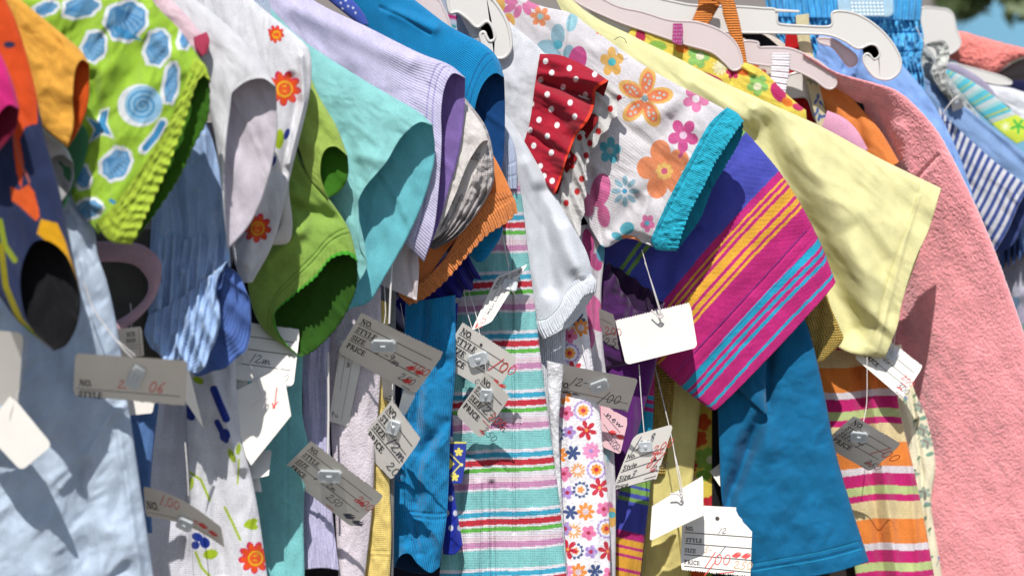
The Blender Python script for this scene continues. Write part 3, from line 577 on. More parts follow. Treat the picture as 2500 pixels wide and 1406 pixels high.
tube('lining', k, fabric((236, 236, 240), 'terry'), [(1378, 890), (1368, 980), (1366, 1100), (1390, 1480)], [(1334, 880), (1340, 1000), (1348, 1100), (1370, 1480)], 2.235, .008, wr=(3, 40, 20, 92), res=3, pile=.8)
# 22 white knit with polka ruffles
k = G('ruffled_cardigan', 'white knitted top with a red polka dot ruffle and a white red dotted ruffle', 'cardigan', (1330, 250, 2.25), GRP)
tube('shoulder', k, fabric((226, 228, 234), 'jersey', 1.6, bump=.4), [(1100, -110), (1200, 10), (1262, 70), (1300, 100), (1333, 134)], [(1110, 10), (1180, 160), (1240, 320), (1290, 412)], 2.265, .016, res=2.6, front=[(1333, 134), (1310, 200), (1298, 300), (1290, 412)], wr=(3, 60, 50, 50), inlen=.05)
dots = [('el', x+1200, y+0, 6.4, 7.6, 20, (240, 240, 240)) for x, y in [(190, 167), (147, 178), (206, 194), (252, 182), (120, 195), (175, 213), (136, 231), (229, 232), (98, 254), (192, 251), (146, 267), (203, 285), (116, 293), (160, 306), (94, 318), (136, 333), (103, 356), (146, 373), (119, 406), (148, 442), (132, 150), (128, 430)]]
red = (172, 22, 48)
tube('red_ruffle', k, fabric(None, 'woven', 1., trans=.1), [(1318, 132), (1370, 136), (1430, 162), (1484, 196)], [(1270, 376), (1300, 410), (1330, 450), (1352, 476)], (2.245, 2.225), (.012, .018), res=2.,
     front0=[(1318, 132), (1305, 215), (1293, 300), (1270, 376)], front=[(1484, 196), (1458, 220), (1452, 256), (1430, 300), (1402, 345), (1384, 385), (1374, 430), (1352, 476)],
     back=[(1484, 196), (1470, 260), (1440, 330), (1400, 400), (1352, 476)], inmat=J((150, 20, 30)), ruf=(3.2, 8, 2, -.3), wr=(4, 60, 30, 20), p=1.6,
     folds=[([(1320, 200), (1440, 245)], 9, -9), ([(1320, 180), (1450, 200)], 10, 5), ([(1300, 330), (1380, 380)], 10, -6)],
     paint=lambda q: np.where((q['s'] > .945)[:, None], np.array([226., 60, 30]), PR(red, *dots)(q)))
rdot = [('el', x, y, 6.5, 8, 0, (206, 34, 40)) for x, y in [(1469, 223), (1490, 266), (1450, 286), (1461, 321), (1415, 336), (1396, 405), (1431, 380), (1409, 468), (1382, 496), (1420, 437), (1512, 240), (1440, 350)]]
tube('white_ruffle', k, fabric(None, 'woven', 1., trans=.3), [(1440, 170), (1488, 200), (1524, 232)], [(1325, 430), (1352, 540), (1388, 645)], 2.255, (.012, .014), res=2.,
     front0=[(1440, 170), (1400, 260), (1360, 340), (1325, 430)], front=[(1524, 232), (1508, 262), (1500, 290), (1478, 320), (1450, 360), (1434, 400), (1430, 470), (1418, 560), (1388, 645)],
     ruf=(10, 3, 4, .2), paint=PR((238, 236, 234), *rdot), p=1.6, fz=.8, wr=(4, 50, 30, 50))
tube('gather', k, fabric(None, 'woven', 1., trans=.2), [(1360, 400), (1372, 440), (1362, 474)], [(1300, 400), (1328, 440), (1352, 472)], 2.238, .008, res=2.4, paint=PR((140, 18, 36)), ruf=(3, 3, 0, 0))
# 23 floral
fw = (236, 232, 236); pk = (224, 112, 164); mg = (206, 66, 136); orr = (242, 140, 88); yl = (238, 180, 84); cy = (74, 178, 200); gb = (142, 186, 204)
fl = []
def F5(x, y, r, c, cc, cr=.28, dg=0, n=5, dp=.5, sq=1.): fl.append(('fl', x, y, r, n, dg, c, dp, sq)); (cc is not None) and fl.append(('el', x, y, r*cr, r*cr, 0, cc))
for dx, dy, dg in [(-28, 8, -30), (-8, 16, -70), (14, 10, 60), (28, 0, 25), (-24, -8, 10)]: fl.append(('el', 1272+dx, 13+dy, 17, 9, dg, pk))
fl += [('el', 1219, 13, 14, 20, 0, yl), ('el', 1240, 55, 17, 22, 10, yl), ('el', 1238, 50, 7, 9, 0, orr)]
F5(1319, 41, 25, orr, (150, 200, 200), .3, 10, 6)
fl += [('el', 1362, 86, 17, 27, 0, gb), ('el', 1338, 115, 26, 17, 10, gb), ('el', 1350, 142, 22, 16, -40, gb), ('el', 1388, 132, 14, 22, 10, gb), ('el', 1362, 110, 11, 11, 0, cy), ('el', 1396, 55, 13, 24, 15, (150, 206, 220)), ('el', 1410, 146, 22, 33, 10, mg), ('el', 1390, 190, 22, 28, 0, mg)]
F5(1494, 152, 37, yl, (60, 190, 200), .26, -20, 5, .5, .8)
for i in range(5):
    a_ = math.radians(-80+72*i); fl.append(('el', 1574+44*math.cos(a_)*.85, 240+44*math.sin(a_), 33, 20, math.degrees(a_), yl))
for i in range(5):
    a_ = math.radians(-80+72*i); fl.append(('el', 1574+38*math.cos(a_)*.85, 240+38*math.sin(a_), 27, 14, math.degrees(a_), (236, 118, 70)))
for i in range(5):
    a_ = math.radians(-80+72*i)
    for r_, o_ in ((26, 0), (44, -6), (44, 6), (56, 0), (36, 5)): fl.append(('el', 1574+r_*math.cos(a_)*.85-o_*math.sin(a_), 240+r_*math.sin(a_)+o_*math.cos(a_), 3.4, 3.4, 0, (190, 205, 200)))
fl.append(('el', 1574, 241, 8, 8, 0, (140, 170, 180)))
F5(1699, 242, 33, pk, (244, 238, 242), .28, 15, 5); F5(1650, 180, 20, orr, (150, 200, 205), .35, 0, 6); F5(1466, 76, 12, orr, (90, 110, 190), .6)
F5(1489, 368, 34, cy, (170, 196, 200), .24, -10, 5, .45, .8)
F5(1621, 415, 74, orr, None, 0, -30, 5, .42, .9); fl.append(('ln', [(1672, 350), (1666, 372), (1660, 382)], 8, mg)); F5(1668, 331, 42, mg, (236, 200, 224), .22, 20, 5, .55, .9); F5(1622, 418, 22, (244, 194, 96), (214, 70, 110), .35, 0, 8, .3)
fl += [('el', 1466, 465, 24, 42, 12, (222, 100, 158)), ('el', 1474, 528, 15, 28, -8, (222, 100, 158)), ('el', 1433, 500, 16, 30, -10, pk)]
for i in range(8): a_ = math.radians(i*45); fl.append(('el', 1526+22*math.cos(a_), 467+26*math.sin(a_), 13, 6.5, math.degrees(a_), gb))
fl += [('el', 1525, 467, 6, 6, 0, (60, 160, 205)), ('el', 1531, 558, 18, 15, -30, cy), ('el', 1508, 577, 16, 9, 20, cy), ('fl', 1581, 545, 23, 5, 20, pk, .45, .8), ('el', 1580, 545, 6, 6, 0, cy), ('el', 1540, 583, 24, 8, 15, orr)]
fl += [('el', 1436, 592, 14, 34, -8, mg), ('el', 1432, 632, 22, 16, 40, (218, 92, 152)), ('el', 1455, 640, 14, 22, -20, mg), ('el', 1446, 748, 33, 22, 60, (222, 96, 156)), ('el', 1462, 790, 28, 18, 20, (222, 96, 156)), ('el', 1432, 788, 18, 26, 0, (222, 96, 156)), ('el', 1440, 830, 12, 26, 10, (218, 100, 158)), ('el', 1468, 618, 12, 20, 0, (80, 170, 200)),
       ('el', 1474, 1010, 14, 28, 0, pk), ('el', 1480, 1060, 14, 24, 0, (222, 96, 156)), ('el', 1484, 1095, 8, 34, 0, (170, 216, 226)), ('el', 1482, 1240, 16, 18, 0, pk), ('el', 1494, 1262, 14, 24, 0, yl), ('el', 1494, 1256, 9, 8, 0, cy)]
k = G('floral_tshirt', 'white shirt with large orange, pink and blue flowers and a turquoise cuff', 'shirt', (1550, 300, 2.30), GRP)
tube('sleeve', k, fabric(None, 'twill', 1.6, bump=.55), [(1150, -100), (1290, 2), (1392, 32), (1440, 66), (1560, 152), (1650, 205), (1730, 246), (1785, 276)], [(1160, 20), (1300, 280), (1400, 480), (1455, 580), (1480, 604), (1530, 582), (1594, 602)], 2.32, (.014, .022), res=1.75,
     front=[(1785, 276), (1738, 310), (1692, 388), (1642, 480), (1606, 560), (1594, 602)], paint=faded(PR(fw, *fl)), wr=(5, 130, 46, 45), inlen=.05, fz=.3,
     folds=[([(1396, 30), (1386, 110), (1378, 170)], 4, -1.8), ([(1620, 330), (1690, 250)], 24, -5), ([(1560, 300), (1640, 260)], 20, 4), ([(1490, 560), (1540, 500), (1600, 470)], 22, -6), ([(1500, 600), (1545, 575), (1590, 592)], 9, -7), ([(1580, 480), (1560, 580)], 12, 5), ([(1440, 420), (1468, 600)], 12, -7)])
tube('cuff', k, fabric((42, 178, 206), 'ribs', 2.0, bump=.4), [(1775, 262), (1800, 276), (1815, 296)], [(1588, 590), (1604, 610), (1652, 613)], 2.312, (.024, .02), res=2.,
     front0=[(1775, 262), (1730, 305), (1686, 385), (1636, 480), (1600, 558), (1588, 590)], front=[(1815, 296), (1790, 332), (1748, 396), (1722, 448), (1682, 525), (1652, 613)],
     back=[(1815, 296), (1808, 340), (1768, 412), (1740, 458), (1708, 536), (1652, 613)], inmat=J((30, 150, 180)), groove=((.12, 1.),), ruf=(30, .3, 1.2, .3), wr=(2, 16, 14, 30), fz=.8, inlen=1)
stitch(.12, (20, 120, 150))
cord('loose_thread', k, plain('dark_thread', (50, 50, 60), .7), [(1500, 98, 2.30), (1512, 91, 2.28), (1524, 95, 2.28), (1530, 106, 2.29)], .00028)
tube('body', k, fabric(None, 'twill', 1.6, bump=.55), [(1476, 540), (1476, 620), (1468, 720), (1474, 860), (1492, 1000), (1503, 1200), (1502, 1480)], [(1370, 560), (1390, 700), (1380, 1000), (1400, 1480)], 2.35, .012, res=2., paint=faded(PR(fw, *fl)), wr=(4, 200, 20, 92),
     folds=[([(1440, 480), (1448, 620), (1440, 880)], 8, 4)])
# 24 pyjama leg
fp = []; rr = random.Random(3)
kinds = ['ring', 'red', 'pink', 'navy', 'or', 'vio', 'navyring', 'orb']
def ptile(x, y, kd):
    if kd == 'ring': fp.extend([('fl', x, y, 25, 14, 0, (178, 150, 212), .16), ('el', x, y, 19, 19, 0, (238, 236, 240)), ('fl', x, y, 14, 8, 0, (244, 150, 50), .3), ('el', x, y, 5.5, 5.5, 0, (206, 30, 50))])
    if kd == 'red': fp.extend([('fl', x, y, 25, 6, 15, (196, 30, 50), .9), ('el', x, y, 4, 4, 0, (240, 150, 60))])
    if kd == 'pink': fp.extend([('fl', x, y, 19, 5, 10, (228, 112, 160), .4), ('el', x, y, 5, 5, 0, (170, 30, 60))])
    if kd == 'bpink': fp.extend([('fl', x, y, 22, 9, 0, (236, 140, 190), .35), ('el', x, y, 5, 5, 0, (160, 130, 200))])
    if kd == 'navy': fp.extend([('fl', x, y, 19, 6, 5, (44, 66, 120), .8)])
    if kd == 'or': fp.extend([('fl', x, y, 22, 8, 0, (242, 140, 50), .5), ('fl', x, y, 9, 8, 0, (220, 200, 210), .4)])
    if kd == 'orb': fp.extend([('fl', x, y, 19, 12, 0, (240, 160, 80), .8), ('el', x, y, 7, 7, 0, (240, 236, 240))])
    if kd == 'vio': fp.extend([('fl', x, y, 17, 5, 0, (166, 136, 206), .5), ('el', x, y, 5, 5, 0, (170, 30, 70))])
    if kd == 'navyring': fp.extend([('fl', x, y, 21, 11, 0, (56, 76, 128), .35), ('el', x, y, 14, 14, 0, (238, 236, 240)), ('fl', x, y, 9, 5, 0, (240, 140, 60), .5)])
for x, y, kd in [(1411, 780, 'navy'), (1391, 820, 'pink'), (1418, 800, 'or'), (1391, 862, 'ring'), (1400, 905, 'red'), (1375, 965, 'or'), (1424, 1002, 'ring'), (1382, 1008, 'pink'), (1390, 1055, 'vio'), (1432, 1050, 'red'), (1358, 1060, 'navyring'), (1399, 1105, 'navy'), (1443, 1100, 'bpink'), (1363, 1110, 'or'),
                 (1456, 1146, 'ring'), (1411, 1148, 'orb'), (1377, 1156, 'pink'), (1385, 1202, 'vio'), (1418, 1195, 'navyring'), (1464, 1190, 'red'), (1393, 1250, 'navy'), (1430, 1248, 'or'), (1474, 1242, 'pink'), (1401, 1296, 'orb'), (1437, 1300, 'pink'), (1481, 1290, 'ring'), (1380, 1290, 'vio'),
                 (1405, 1344, 'navyring'), (1443, 1346, 'vio'), (1484, 1345, 'red'), (1386, 1340, 'red'), (1412, 1396, 'or'), (1453, 1394, 'navy'), (1490, 1400, 'pink'), (1378, 1395, 'bpink'), (1440, 950, 'bpink')]: ptile(x, y, kd)
k = G('pyjama_trousers', 'white fleecy pyjama leg printed with small bright flowers in rows', 'pyjamas', (1420, 1100, 2.27), GRP)
tube('leg', k, fabric(None, 'terry', trans=.1, bump=.35), [(1428, 720), (1446, 880), (1462, 980), (1473, 1100), (1487, 1250), (1492, 1480)], [(1386, 740), (1376, 850), (1358, 950), (1354, 1100), (1364, 1250), (1382, 1480)], 2.29, .014, res=1.75, paint=faded(PR((240, 238, 242), *fp), .12), wr=(4, 200, 26, 88), fz=.8, pile=.25)
# 25 velvet
k = G('velvet_top', 'deep purple velvet top with a soft open sleeve edge behind the blank white tag', 'top', (1540, 800, 2.36), GRP)
vv = dict(trans=.05, sheen=.35, bump=.4)
tube('sleeve', k, fabric((62, 16, 78), 'velvet', 1.6, **vv), [(1480, 900), (1560, 880), (1600, 830), (1621, 742)], [(1440, 800), (1455, 700), (1484, 640)], 2.385, .018,
     front=[(1621, 742), (1570, 765), (1530, 725), (1505, 680), (1484, 640)], back=[(1621, 742), (1575, 700), (1530, 668), (1484, 640)], inmat=fabric((40, 8, 52), 'velvet', 1.6, **vv), wr=(5, 40, 30, 50), p=2, inlen=.6, ruf=(4, 4, 3, .5))
tube('body', k, fabric((86, 22, 104), 'velvet', 1.6, **vv), [(1612, 780), (1600, 900), (1572, 1000), (1545, 1100), (1500, 1240)], [(1440, 790), (1464, 1000), (1480, 1100), (1484, 1240)], 2.40, .014, wr=(5, 90, 30, 92))
# 26 multi stripe
k = G('striped_tshirt', 'violet, magenta, gold and turquoise striped short sleeve', 'shirt', (1780, 600, 2.42), GRP)
vi = (84, 92, 200); mga = (208, 46, 132); gd = (248, 184, 66); tq = (42, 176, 216); gr = (142, 190, 96)
tb2 = [(.0, vi), (.085, gr), (.10, vi), (.112, gr), (.124, vi), (.52, mga), (.545, gd), (.553, mga), (.566, gd), (.578, mga), (.592, gd), (.60, mga), (.612, gd), (.655, mga), (.667, gd), (.687, mga), (.696, gd), (.706, mga), (.865, tq), (.889, mga), (.899, tq), (.909, mga), (.922, tq), (.932, mga), (.965, tq), (.976, mga)]
tb2 = [(.0, vi), (.345, gr), (.362, vi), (.378, gr), (.395, vi), (.575, mga), (.602, gd), (.61, mga), (.622, gd), (.632, mga), (.644, gd), (.678, mga), (.69, gd), (.708, mga), (.718, gd), (.728, mga), (.85, tq), (.876, mga), (.888, tq), (.90, mga), (.914, tq), (.926, mga), (.972, tq), (.982, mga)]
tube('sleeve', k, fabric(None, 'twill', 1.5, bump=.6), [(1560, 300), (1680, 280), (1790, 300), (1880, 390), (1950, 490), (2006, 600), (2036, 678)], [(1420, 480), (1460, 600), (1500, 700), (1555, 800), (1600, 882), (1670, 950), (1737, 1001)], 2.435, (.014, .024), res=1.75,
     paint=stripes(lambda q: q['s']+.012*np.sin(q['t']*3.14), tb2, vi), groove=((.80, .9), (.835, .6)), wr=(4, 90, 60, 130), fz=.5,
     folds=[([(1700, 330), (1640, 600), (1620, 700)], 22, -6), ([(1560, 620), (1620, 600), (1700, 560)], 12, -4), ([(1900, 480), (1760, 760), (1690, 900)], 34, 5), ([(1830, 480), (1700, 690)], 20, -3)],
     front=[(2036, 678), (2033, 700), (1952, 792), (1860, 890), (1760, 990), (1737, 1001)], back=[(2036, 678), (1960, 770), (1860, 880), (1790, 955), (1737, 1001)], inmat=J((170, 40, 110)), p=8)
stitch(.795, (90, 60, 160)); stitch(.845, (90, 60, 160))
tb3 = [(0, mga), (955, tq), (965, mga), (976, tq), (984, mga), (995, tq), (1070, mga), (1090, vi), (1140, gr), (1183, vi), (1190, gr), (1203, vi), (1214, gr), (1224, vi), (1298, mga), (1318, gd), (1334, mga), (1341, gd), (1355, mga), (1362, gd), (1390, mga), (1398, gd), (1430, mga)]
tube('body', k, fabric(None, 'twill', 1.5, bump=.6), [(1600, 880), (1596, 1000), (1590, 1100), (1588, 1190), (1572, 1330), (1555, 1480)], [(1520, 900), (1515, 1050), (1500, 1150), (1496, 1280), (1500, 1480)], 2.45, .012, res=1.9, paint=stripes(lambda q: q['y']-.22*(q['x']-1540)+0, tb3, mga), wr=(4, 160, 26, 95), fz=.5)
# 28 teal long sleeve
tea = (0, 108, 156)
k = G('teal_long_top', 'plain teal blue long sleeve with a stitched hem in front of the orange striped dress', 'top', (1930, 1100, 2.46), GRP)
tube('sleeve', k, fabric(tea, 'twill', 1.4, bump=.55, trans=.1, sheen=.1), [(1930, 700), (1976, 810), (2010, 950), (2040, 1100), (2080, 1240), (2122, 1370)], [(1760, 820), (1752, 960), (1756, 1100), (1764, 1230), (1796, 1330), (1838, 1424)], 2.475, (.016, .026), res=2.3,
     groove=((.925, 1.), (.945, 1.)), wr=(4, 60, 60, 60), front=[(2122, 1370), (2030, 1398), (1930, 1412), (1838, 1424)], back=[(2122, 1370), (2030, 1392), (1838, 1424)], p=8, fz=.5,
     folds=[([(1875, 840), (1868, 1010), (1820, 1100), (1770, 1240)], 20, -13), ([(1850, 850), (1866, 990)], 12, 3), ([(1860, 1010), (1880, 1100)], 26, 6), ([(1800, 950), (1830, 1080)], 24, -6), ([(1830, 1100), (1800, 1180)], 12, -5)])
stitch(.925, (30, 170, 210)); stitch(.95, (30, 170, 210))
tube('sleeve_fold', k, fabric(tea, 'twill', 1.4, bump=.55, trans=.1, sheen=.1), [(1900, 700), (1872, 880), (1870, 960), (1874, 1008)], [(1720, 780), (1762, 900), (1812, 960), (1866, 1010)], 2.452, (.012, .006), res=2.4, wr=(3, 60, 30, 60), capin=False)
# 29 ochre knit
k = G('ochre_cardigan', 'mustard yellow honeycomb knit sleeve peeping past the striped sleeve', 'cardigan', (2010, 800, 2.5), GRP)
och = fabric((232, 196, 92), 'woven', 3.4, bump=1., var=.14)
tube('sleeve', k, och, [(1990, 600), (2022, 730), (2050, 800), (2057, 832), (2012, 882)], [(1900, 640), (1930, 760), (1960, 850), (1985, 884)], 2.505, .010, res=2.2, folds=[([(2000, 740), (1990, 880)], 10, -3)])
tube('body', k, och, [(1650, 860), (1642, 1000), (1624, 1160)], [(1594, 860), (1590, 1050), (1580, 1160)], 2.515, .008, res=2.6, wr=(3, 60, 16, 92))
# 27 yellow blouse
ylw = (250, 243, 184)
k = G('yellow_blouse', 'pale yellow cotton blouse with a broad flat sleeve and stitched hem', 'blouse', (2000, 500, 2.55), GRP)
tube('sleeve', k, fabric(ylw, 'woven', .8, bump=.35, trans=.3), [(1300, -110), (1420, 20), (1540, 86), (1650, 140), (1760, 198), (1900, 262), (2010, 312), (2150, 388), (2298, 460)], [(1420, 120), (1640, 300), (1800, 440), (1900, 580), (1960, 720), (2010, 815), (2075, 862), (2161, 873)], 2.56, (.014, .03), res=2.6,
     front=[(2298, 460), (2268, 560), (2240, 622), (2216, 690), (2200, 750), (2190, 800), (2161, 873)], back=[(2298, 460), (2250, 600), (2200, 740), (2161, 873)], inmat=J((236, 224, 150)), groove=((.955, .9),), p=4, wr=(5, 200, 50, 45),
     folds=[([(1850, 330), (1900, 430), (1980, 600), (2080, 800)], 46, -26), ([(1960, 360), (2080, 560), (2130, 760)], 40, 9), ([(1840, 270), (1870, 380), (1940, 560), (2010, 780)], 14, 7), ([(2090, 560), (2150, 640), (2170, 760)], 26, -7), ([(1700, 200), (1830, 300)], 20, 4), ([(2240, 480), (2200, 620), (2140, 860)], 6, 2)])
stitch(.955, (206, 196, 110))
tube('body', k, fabric((240, 226, 146), 'woven', .8, bump=.35, trans=.25), [(1724, 880), (1704, 1050), (1690, 1200), (1684, 1330), (1680, 1480)], [(1596, 880), (1594, 1100), (1576, 1300), (1556, 1480)], 2.53, .014, res=3, wr=(5, 120, 40, 90), folds=[([(1600, 1340), (1640, 1470)], 10, 3)])
# yellow floral lower + band
yb = (240, 216, 92)
k = G('yellow_flower_dress', 'yellow dress with green and orange flowers, its neckband under the hangers', 'dress', (1750, 150, 2.58), GRP)
lb = [('el', 1564, 88, 12, 16, -10, (190, 50, 90)), ('el', 1606, 112, 22, 12, 10, (150, 196, 90)), ('el', 1620, 84, 20, 8, 20, (236, 120, 50)), ('el', 1664, 118, 16, 12, 10, (240, 134, 50)), ('fl', 1705, 140, 28, 5, 0, (150, 200, 110), .4), ('el', 1709, 138, 10, 9, 0, (236, 232, 200)), ('fl', 1758, 166, 20, 10, 0, (246, 240, 200), .7), ('fl', 1790, 176, 18, 6, 0, (200, 50, 100), .4), ('el', 1812, 176, 16, 8, 20, (236, 120, 50)),
      ('fl', 1850, 208, 27, 5, 20, (150, 200, 110), .4), ('el', 1849, 212, 10, 9, 0, (236, 232, 200)), ('el', 1900, 226, 16, 26, -30, (200, 50, 110)), ('el', 1922, 250, 14, 10, 30, (238, 130, 50)), ('el', 1948, 262, 14, 8, 20, (208, 60, 110)), ('el', 1740, 192, 30, 8, 25, (206, 60, 120))]
tube('neckband', k, fabric(None, 'jersey', 1.6), [(1536, 78), (1548, 62), (1575, 66), (1610, 88), (1681, 114), (1741, 132), (1792, 152), (1828, 156), (1868, 178), (1900, 210), (1936, 244), (1968, 270)], [(1520, 120), (1560, 150), (1620, 175), (1700, 205), (1780, 240), (1850, 270), (1920, 300), (1970, 310)], 2.60, .012, res=2., paint=PR(yb, *lb), wr=(2, 50, 16, 25),
     folds=[([(1790, 150), (1786, 200)], 4, -3), ([(1810, 160), (1840, 180)], 7, 5)])
lb2 = [('fl', 1715, 1030, 22, 5, 0, (226, 90, 40), .3), ('fl', 1706, 1070, 22, 5, 30, (226, 90, 40), .3), ('fl', 1724, 1120, 30, 5, 0, (150, 190, 80), .3), ('el', 1735, 1122, 10, 10, 0, (238, 232, 190)), ('fl', 1688, 1136, 16, 6, 0, (206, 40, 60), .4), ('el', 1718, 1160, 18, 14, 0, (130, 180, 70)), ('el', 1690, 1170, 8, 12, 0, (240, 220, 200)), ('fl', 1705, 1400, 22, 5, 0, (226, 90, 40), .3), ('fl', 1740, 1396, 22, 5, 0, (150, 190, 80), .3),
       ('fl', 1700, 1300, 22, 5, 0, (206, 40, 60), .3), ('fl', 1735, 1230, 22, 5, 0, (206, 40, 60), .3)]
tube('skirt', k, fabric(None, 'jersey', 1.6), [(1772, 920), (1752, 1100), (1746, 1250), (1760, 1480)], [(1676, 920), (1676, 1100), (1676, 1300), (1690, 1480)], 2.56, .008, res=2.2, paint=PR(yb, *lb2), wr=(3, 120, 20, 92))
# straps
k = G('orange_camisole', 'orange ribbed shoulder strap looped over the large white hanger', 'camisole', (1750, 40, 2.58), GRP)
ost = fabric((244, 150, 72), 'ribt', 2.6, bump=1.)
tube('front_strap', k, ost, [(1745, -14), (1786, -4), (1800, 30), (1815, 100), (1825, 160)], [(1700, -10), (1757, 10), (1766, 40), (1790, 110), (1808, 160)], 2.603, .004, res=1.8)
tube('back_strap', k, ost, [(1757, -6), (1757, 12), (1742, 40), (1728, 62)], [(1704, -6), (1704, 14), (1694, 40), (1684, 62)], 2.625, .004, res=1.8)
k = G('pink_camisole', 'narrow pink woven strap loop over the clear hanger arm', 'camisole', (1655, 80, 2.55), GRP)
tube('strap', k, fabric(None, 'woven', 1.4, bump=.8), [(1666, 58), (1668, 80), (1664, 112)], [(1643, 58), (1642, 80), (1641, 104)], 2.562, .005, res=1.6, paint=lambda q: np.where((((q['y']/9 % 1) < .45) & ((q['x']/6 % 1) < .6))[:, None], np.array([246., 180, 222]), np.array([232., 84, 168])))
k = G('white_camisole', 'white lace shoulder strap over the small hanger arm', 'camisole', (1903, 180, 2.62), GRP)
tube('strap', k, fabric((244, 238, 244), 'ribt', 3., bump=.35), [(1930, 130), (1926, 180), (1918, 230)], [(1884, 130), (1882, 180), (1878, 222)], 2.625, .005, res=1.8, groove=(.2, .35, .5, .65, .8))
k = G('cream_sundress', 'cream strap with small blue flowers hanging below the white hangers', 'sundress', (1985, 150, 2.68), GRP)
tube('strap', k, fabric(None, 'woven', 1.), [(1975, 34), (1978, 90), (1992, 160), (2006, 230), (2028, 320)], [(1942, 38), (1946, 90), (1960, 160), (1976, 230), (1998, 320)], 2.69, .004, res=1.8,
     paint=PR((238, 228, 186), *[('el', x, y, 3.4, 7, d, (84, 110, 180)) for x, y, d in [(1997, 236, 0), (1992, 248, 30), (2004, 252, -30), (1996, 270, 0), (1990, 280, 40), (2003, 284, -40), (2012, 284, 70), (1999, 290, 10)]], ('ln', [(1970, 195), (1985, 200), (1995, 206)], 3, (120, 150, 140)), ('ln', [(1975, 185), (1980, 205)], 3, (120, 150, 140)), ('el', 1984, 98, 6, 10, 0, (130, 130, 100)), ('ln', [(2008, 255), (2014, 266)], 3, (130, 150, 100))))
k = G('red_dress', 'bright red cloth showing in slivers between the white hangers', 'dress', (1940, 240, 2.73), GRP)
tube('body', k, J((206, 24, 30)), [(1956, 60), (1960, 200), (2000, 300)], [(1918, 60), (1916, 200), (1930, 300)], 2.745, .004)
tube('front_panel', k, J((196, 20, 26)), [(1966, 240), (1984, 262), (1986, 300)], [(1962, 250), (1962, 270), (1965, 300)], 2.72, .003)
k = G('black_cardigan', 'black knit strap crossing behind the small hanger arm', 'cardigan', (1870, 110, 2.70), GRP)
tube('strap', k, fabric((34, 32, 36), 'ribt', 2.4), [(1810, 82), (1860, 84), (1900, 112)], [(1812, 92), (1850, 112), (1886, 132)], 2.69, .005, res=2)
k = G('light_top', 'pale peach and white top visible in slots below the big hanger', 'top', (1860, 150, 2.74), GRP)
tube('body', k, fabric(None, 'jersey'), [(1640, 40), (1900, 96), (1960, 230)], [(1640, 160), (1860, 200), (1930, 300)], 2.765, .004, res=3, paint=PR((238, 226, 214), ('ln', [(1815, 112), (1885, 136)], 10, (244, 170, 110)), ('fl', 1844, 162, 10, 6, 0, (236, 120, 60)), ('fl', 1864, 176, 8, 6, 0, (206, 50, 80)), ('pl', [(1690, 110), (1790, 110), (1790, 150), (1690, 140)], (206, 60, 60))))
# 32
k = G('orange_sweatshirt', 'plain orange garment edge below the hangers, left of the coral fleece', 'sweatshirt', (2100, 280, 2.66), GRP)
tube('sleeve', k, J((246, 148, 76)), [(2004, 160), (2046, 196), (2100, 262), (2150, 320), (2196, 396)], [(1990, 220), (2030, 290), (2090, 350), (2160, 420)], 2.70, .012, wr=(3, 90, 30, 50), folds=[([(2040, 230), (2090, 290), (2110, 360)], 14, -6)])
k = G('black_sweater', 'narrow black fuzzy edge between the orange sweatshirt and the coral fleece', 'sweater', (2080, 240, 2.70), GRP)
tube('edge', k, fabric((30, 28, 30), 'terry'), [(2036, 176), (2078, 208), (2106, 252), (2116, 300)], [(2036, 200), (2060, 225), (2085, 262), (2100, 300)], 2.705, .006, res=2, pile=.8, fz=1)
k = G('pink_tshirt', 'light pink rounded shirt shoulder tucked under the yellow blouse', 'shirt', (2060, 320, 2.64), GRP)
tube('shoulder', k, J((240, 176, 206)), [(2020, 270), (2060, 288), (2092, 318), (2120, 366)], [(2004, 320), (2050, 350), (2090, 380)], 2.66, .010)
# 34 striped dress
k = G('striped_dress', 'dress with wide orange, magenta, lime, cream and white stripes at the lower right', 'dress', (2150, 1150, 2.62), GRP)
o1 = (246, 146, 66); m1 = (212, 40, 124); g1 = (204, 222, 150); c1 = (240, 220, 168); w1 = (240, 234, 240)
tb4 = [(950, w1), (967, m1), (997, g1), (1018, m1), (1034, c1), (1078, o1)]
tube('body', k, fabric(None, 'jersey', 1.5), [(2176, 840), (2190, 960), (2200, 1020), (2232, 1150), (2262, 1300), (2294, 1480)], [(1960, 840), (1990, 1000), (2040, 1150), (2080, 1350), (2100, 1480)], 2.64, (.016, .02), res=2., wr=(4, 200, 50, 80), fz=.3,
     paint=stripes(lambda q: q['y']+.05*(q['x']-2170)+3*np.sin((q['x']-2100)/28)-.02*(q['y']-950)*0, tb4, o1, 188),
     folds=[([(2120, 880), (2150, 1100), (2200, 1470)], 12, 7), ([(2090, 900), (2120, 1100), (2165, 1470)], 13, -8), ([(2200, 900), (2250, 1470)], 9, 4)])
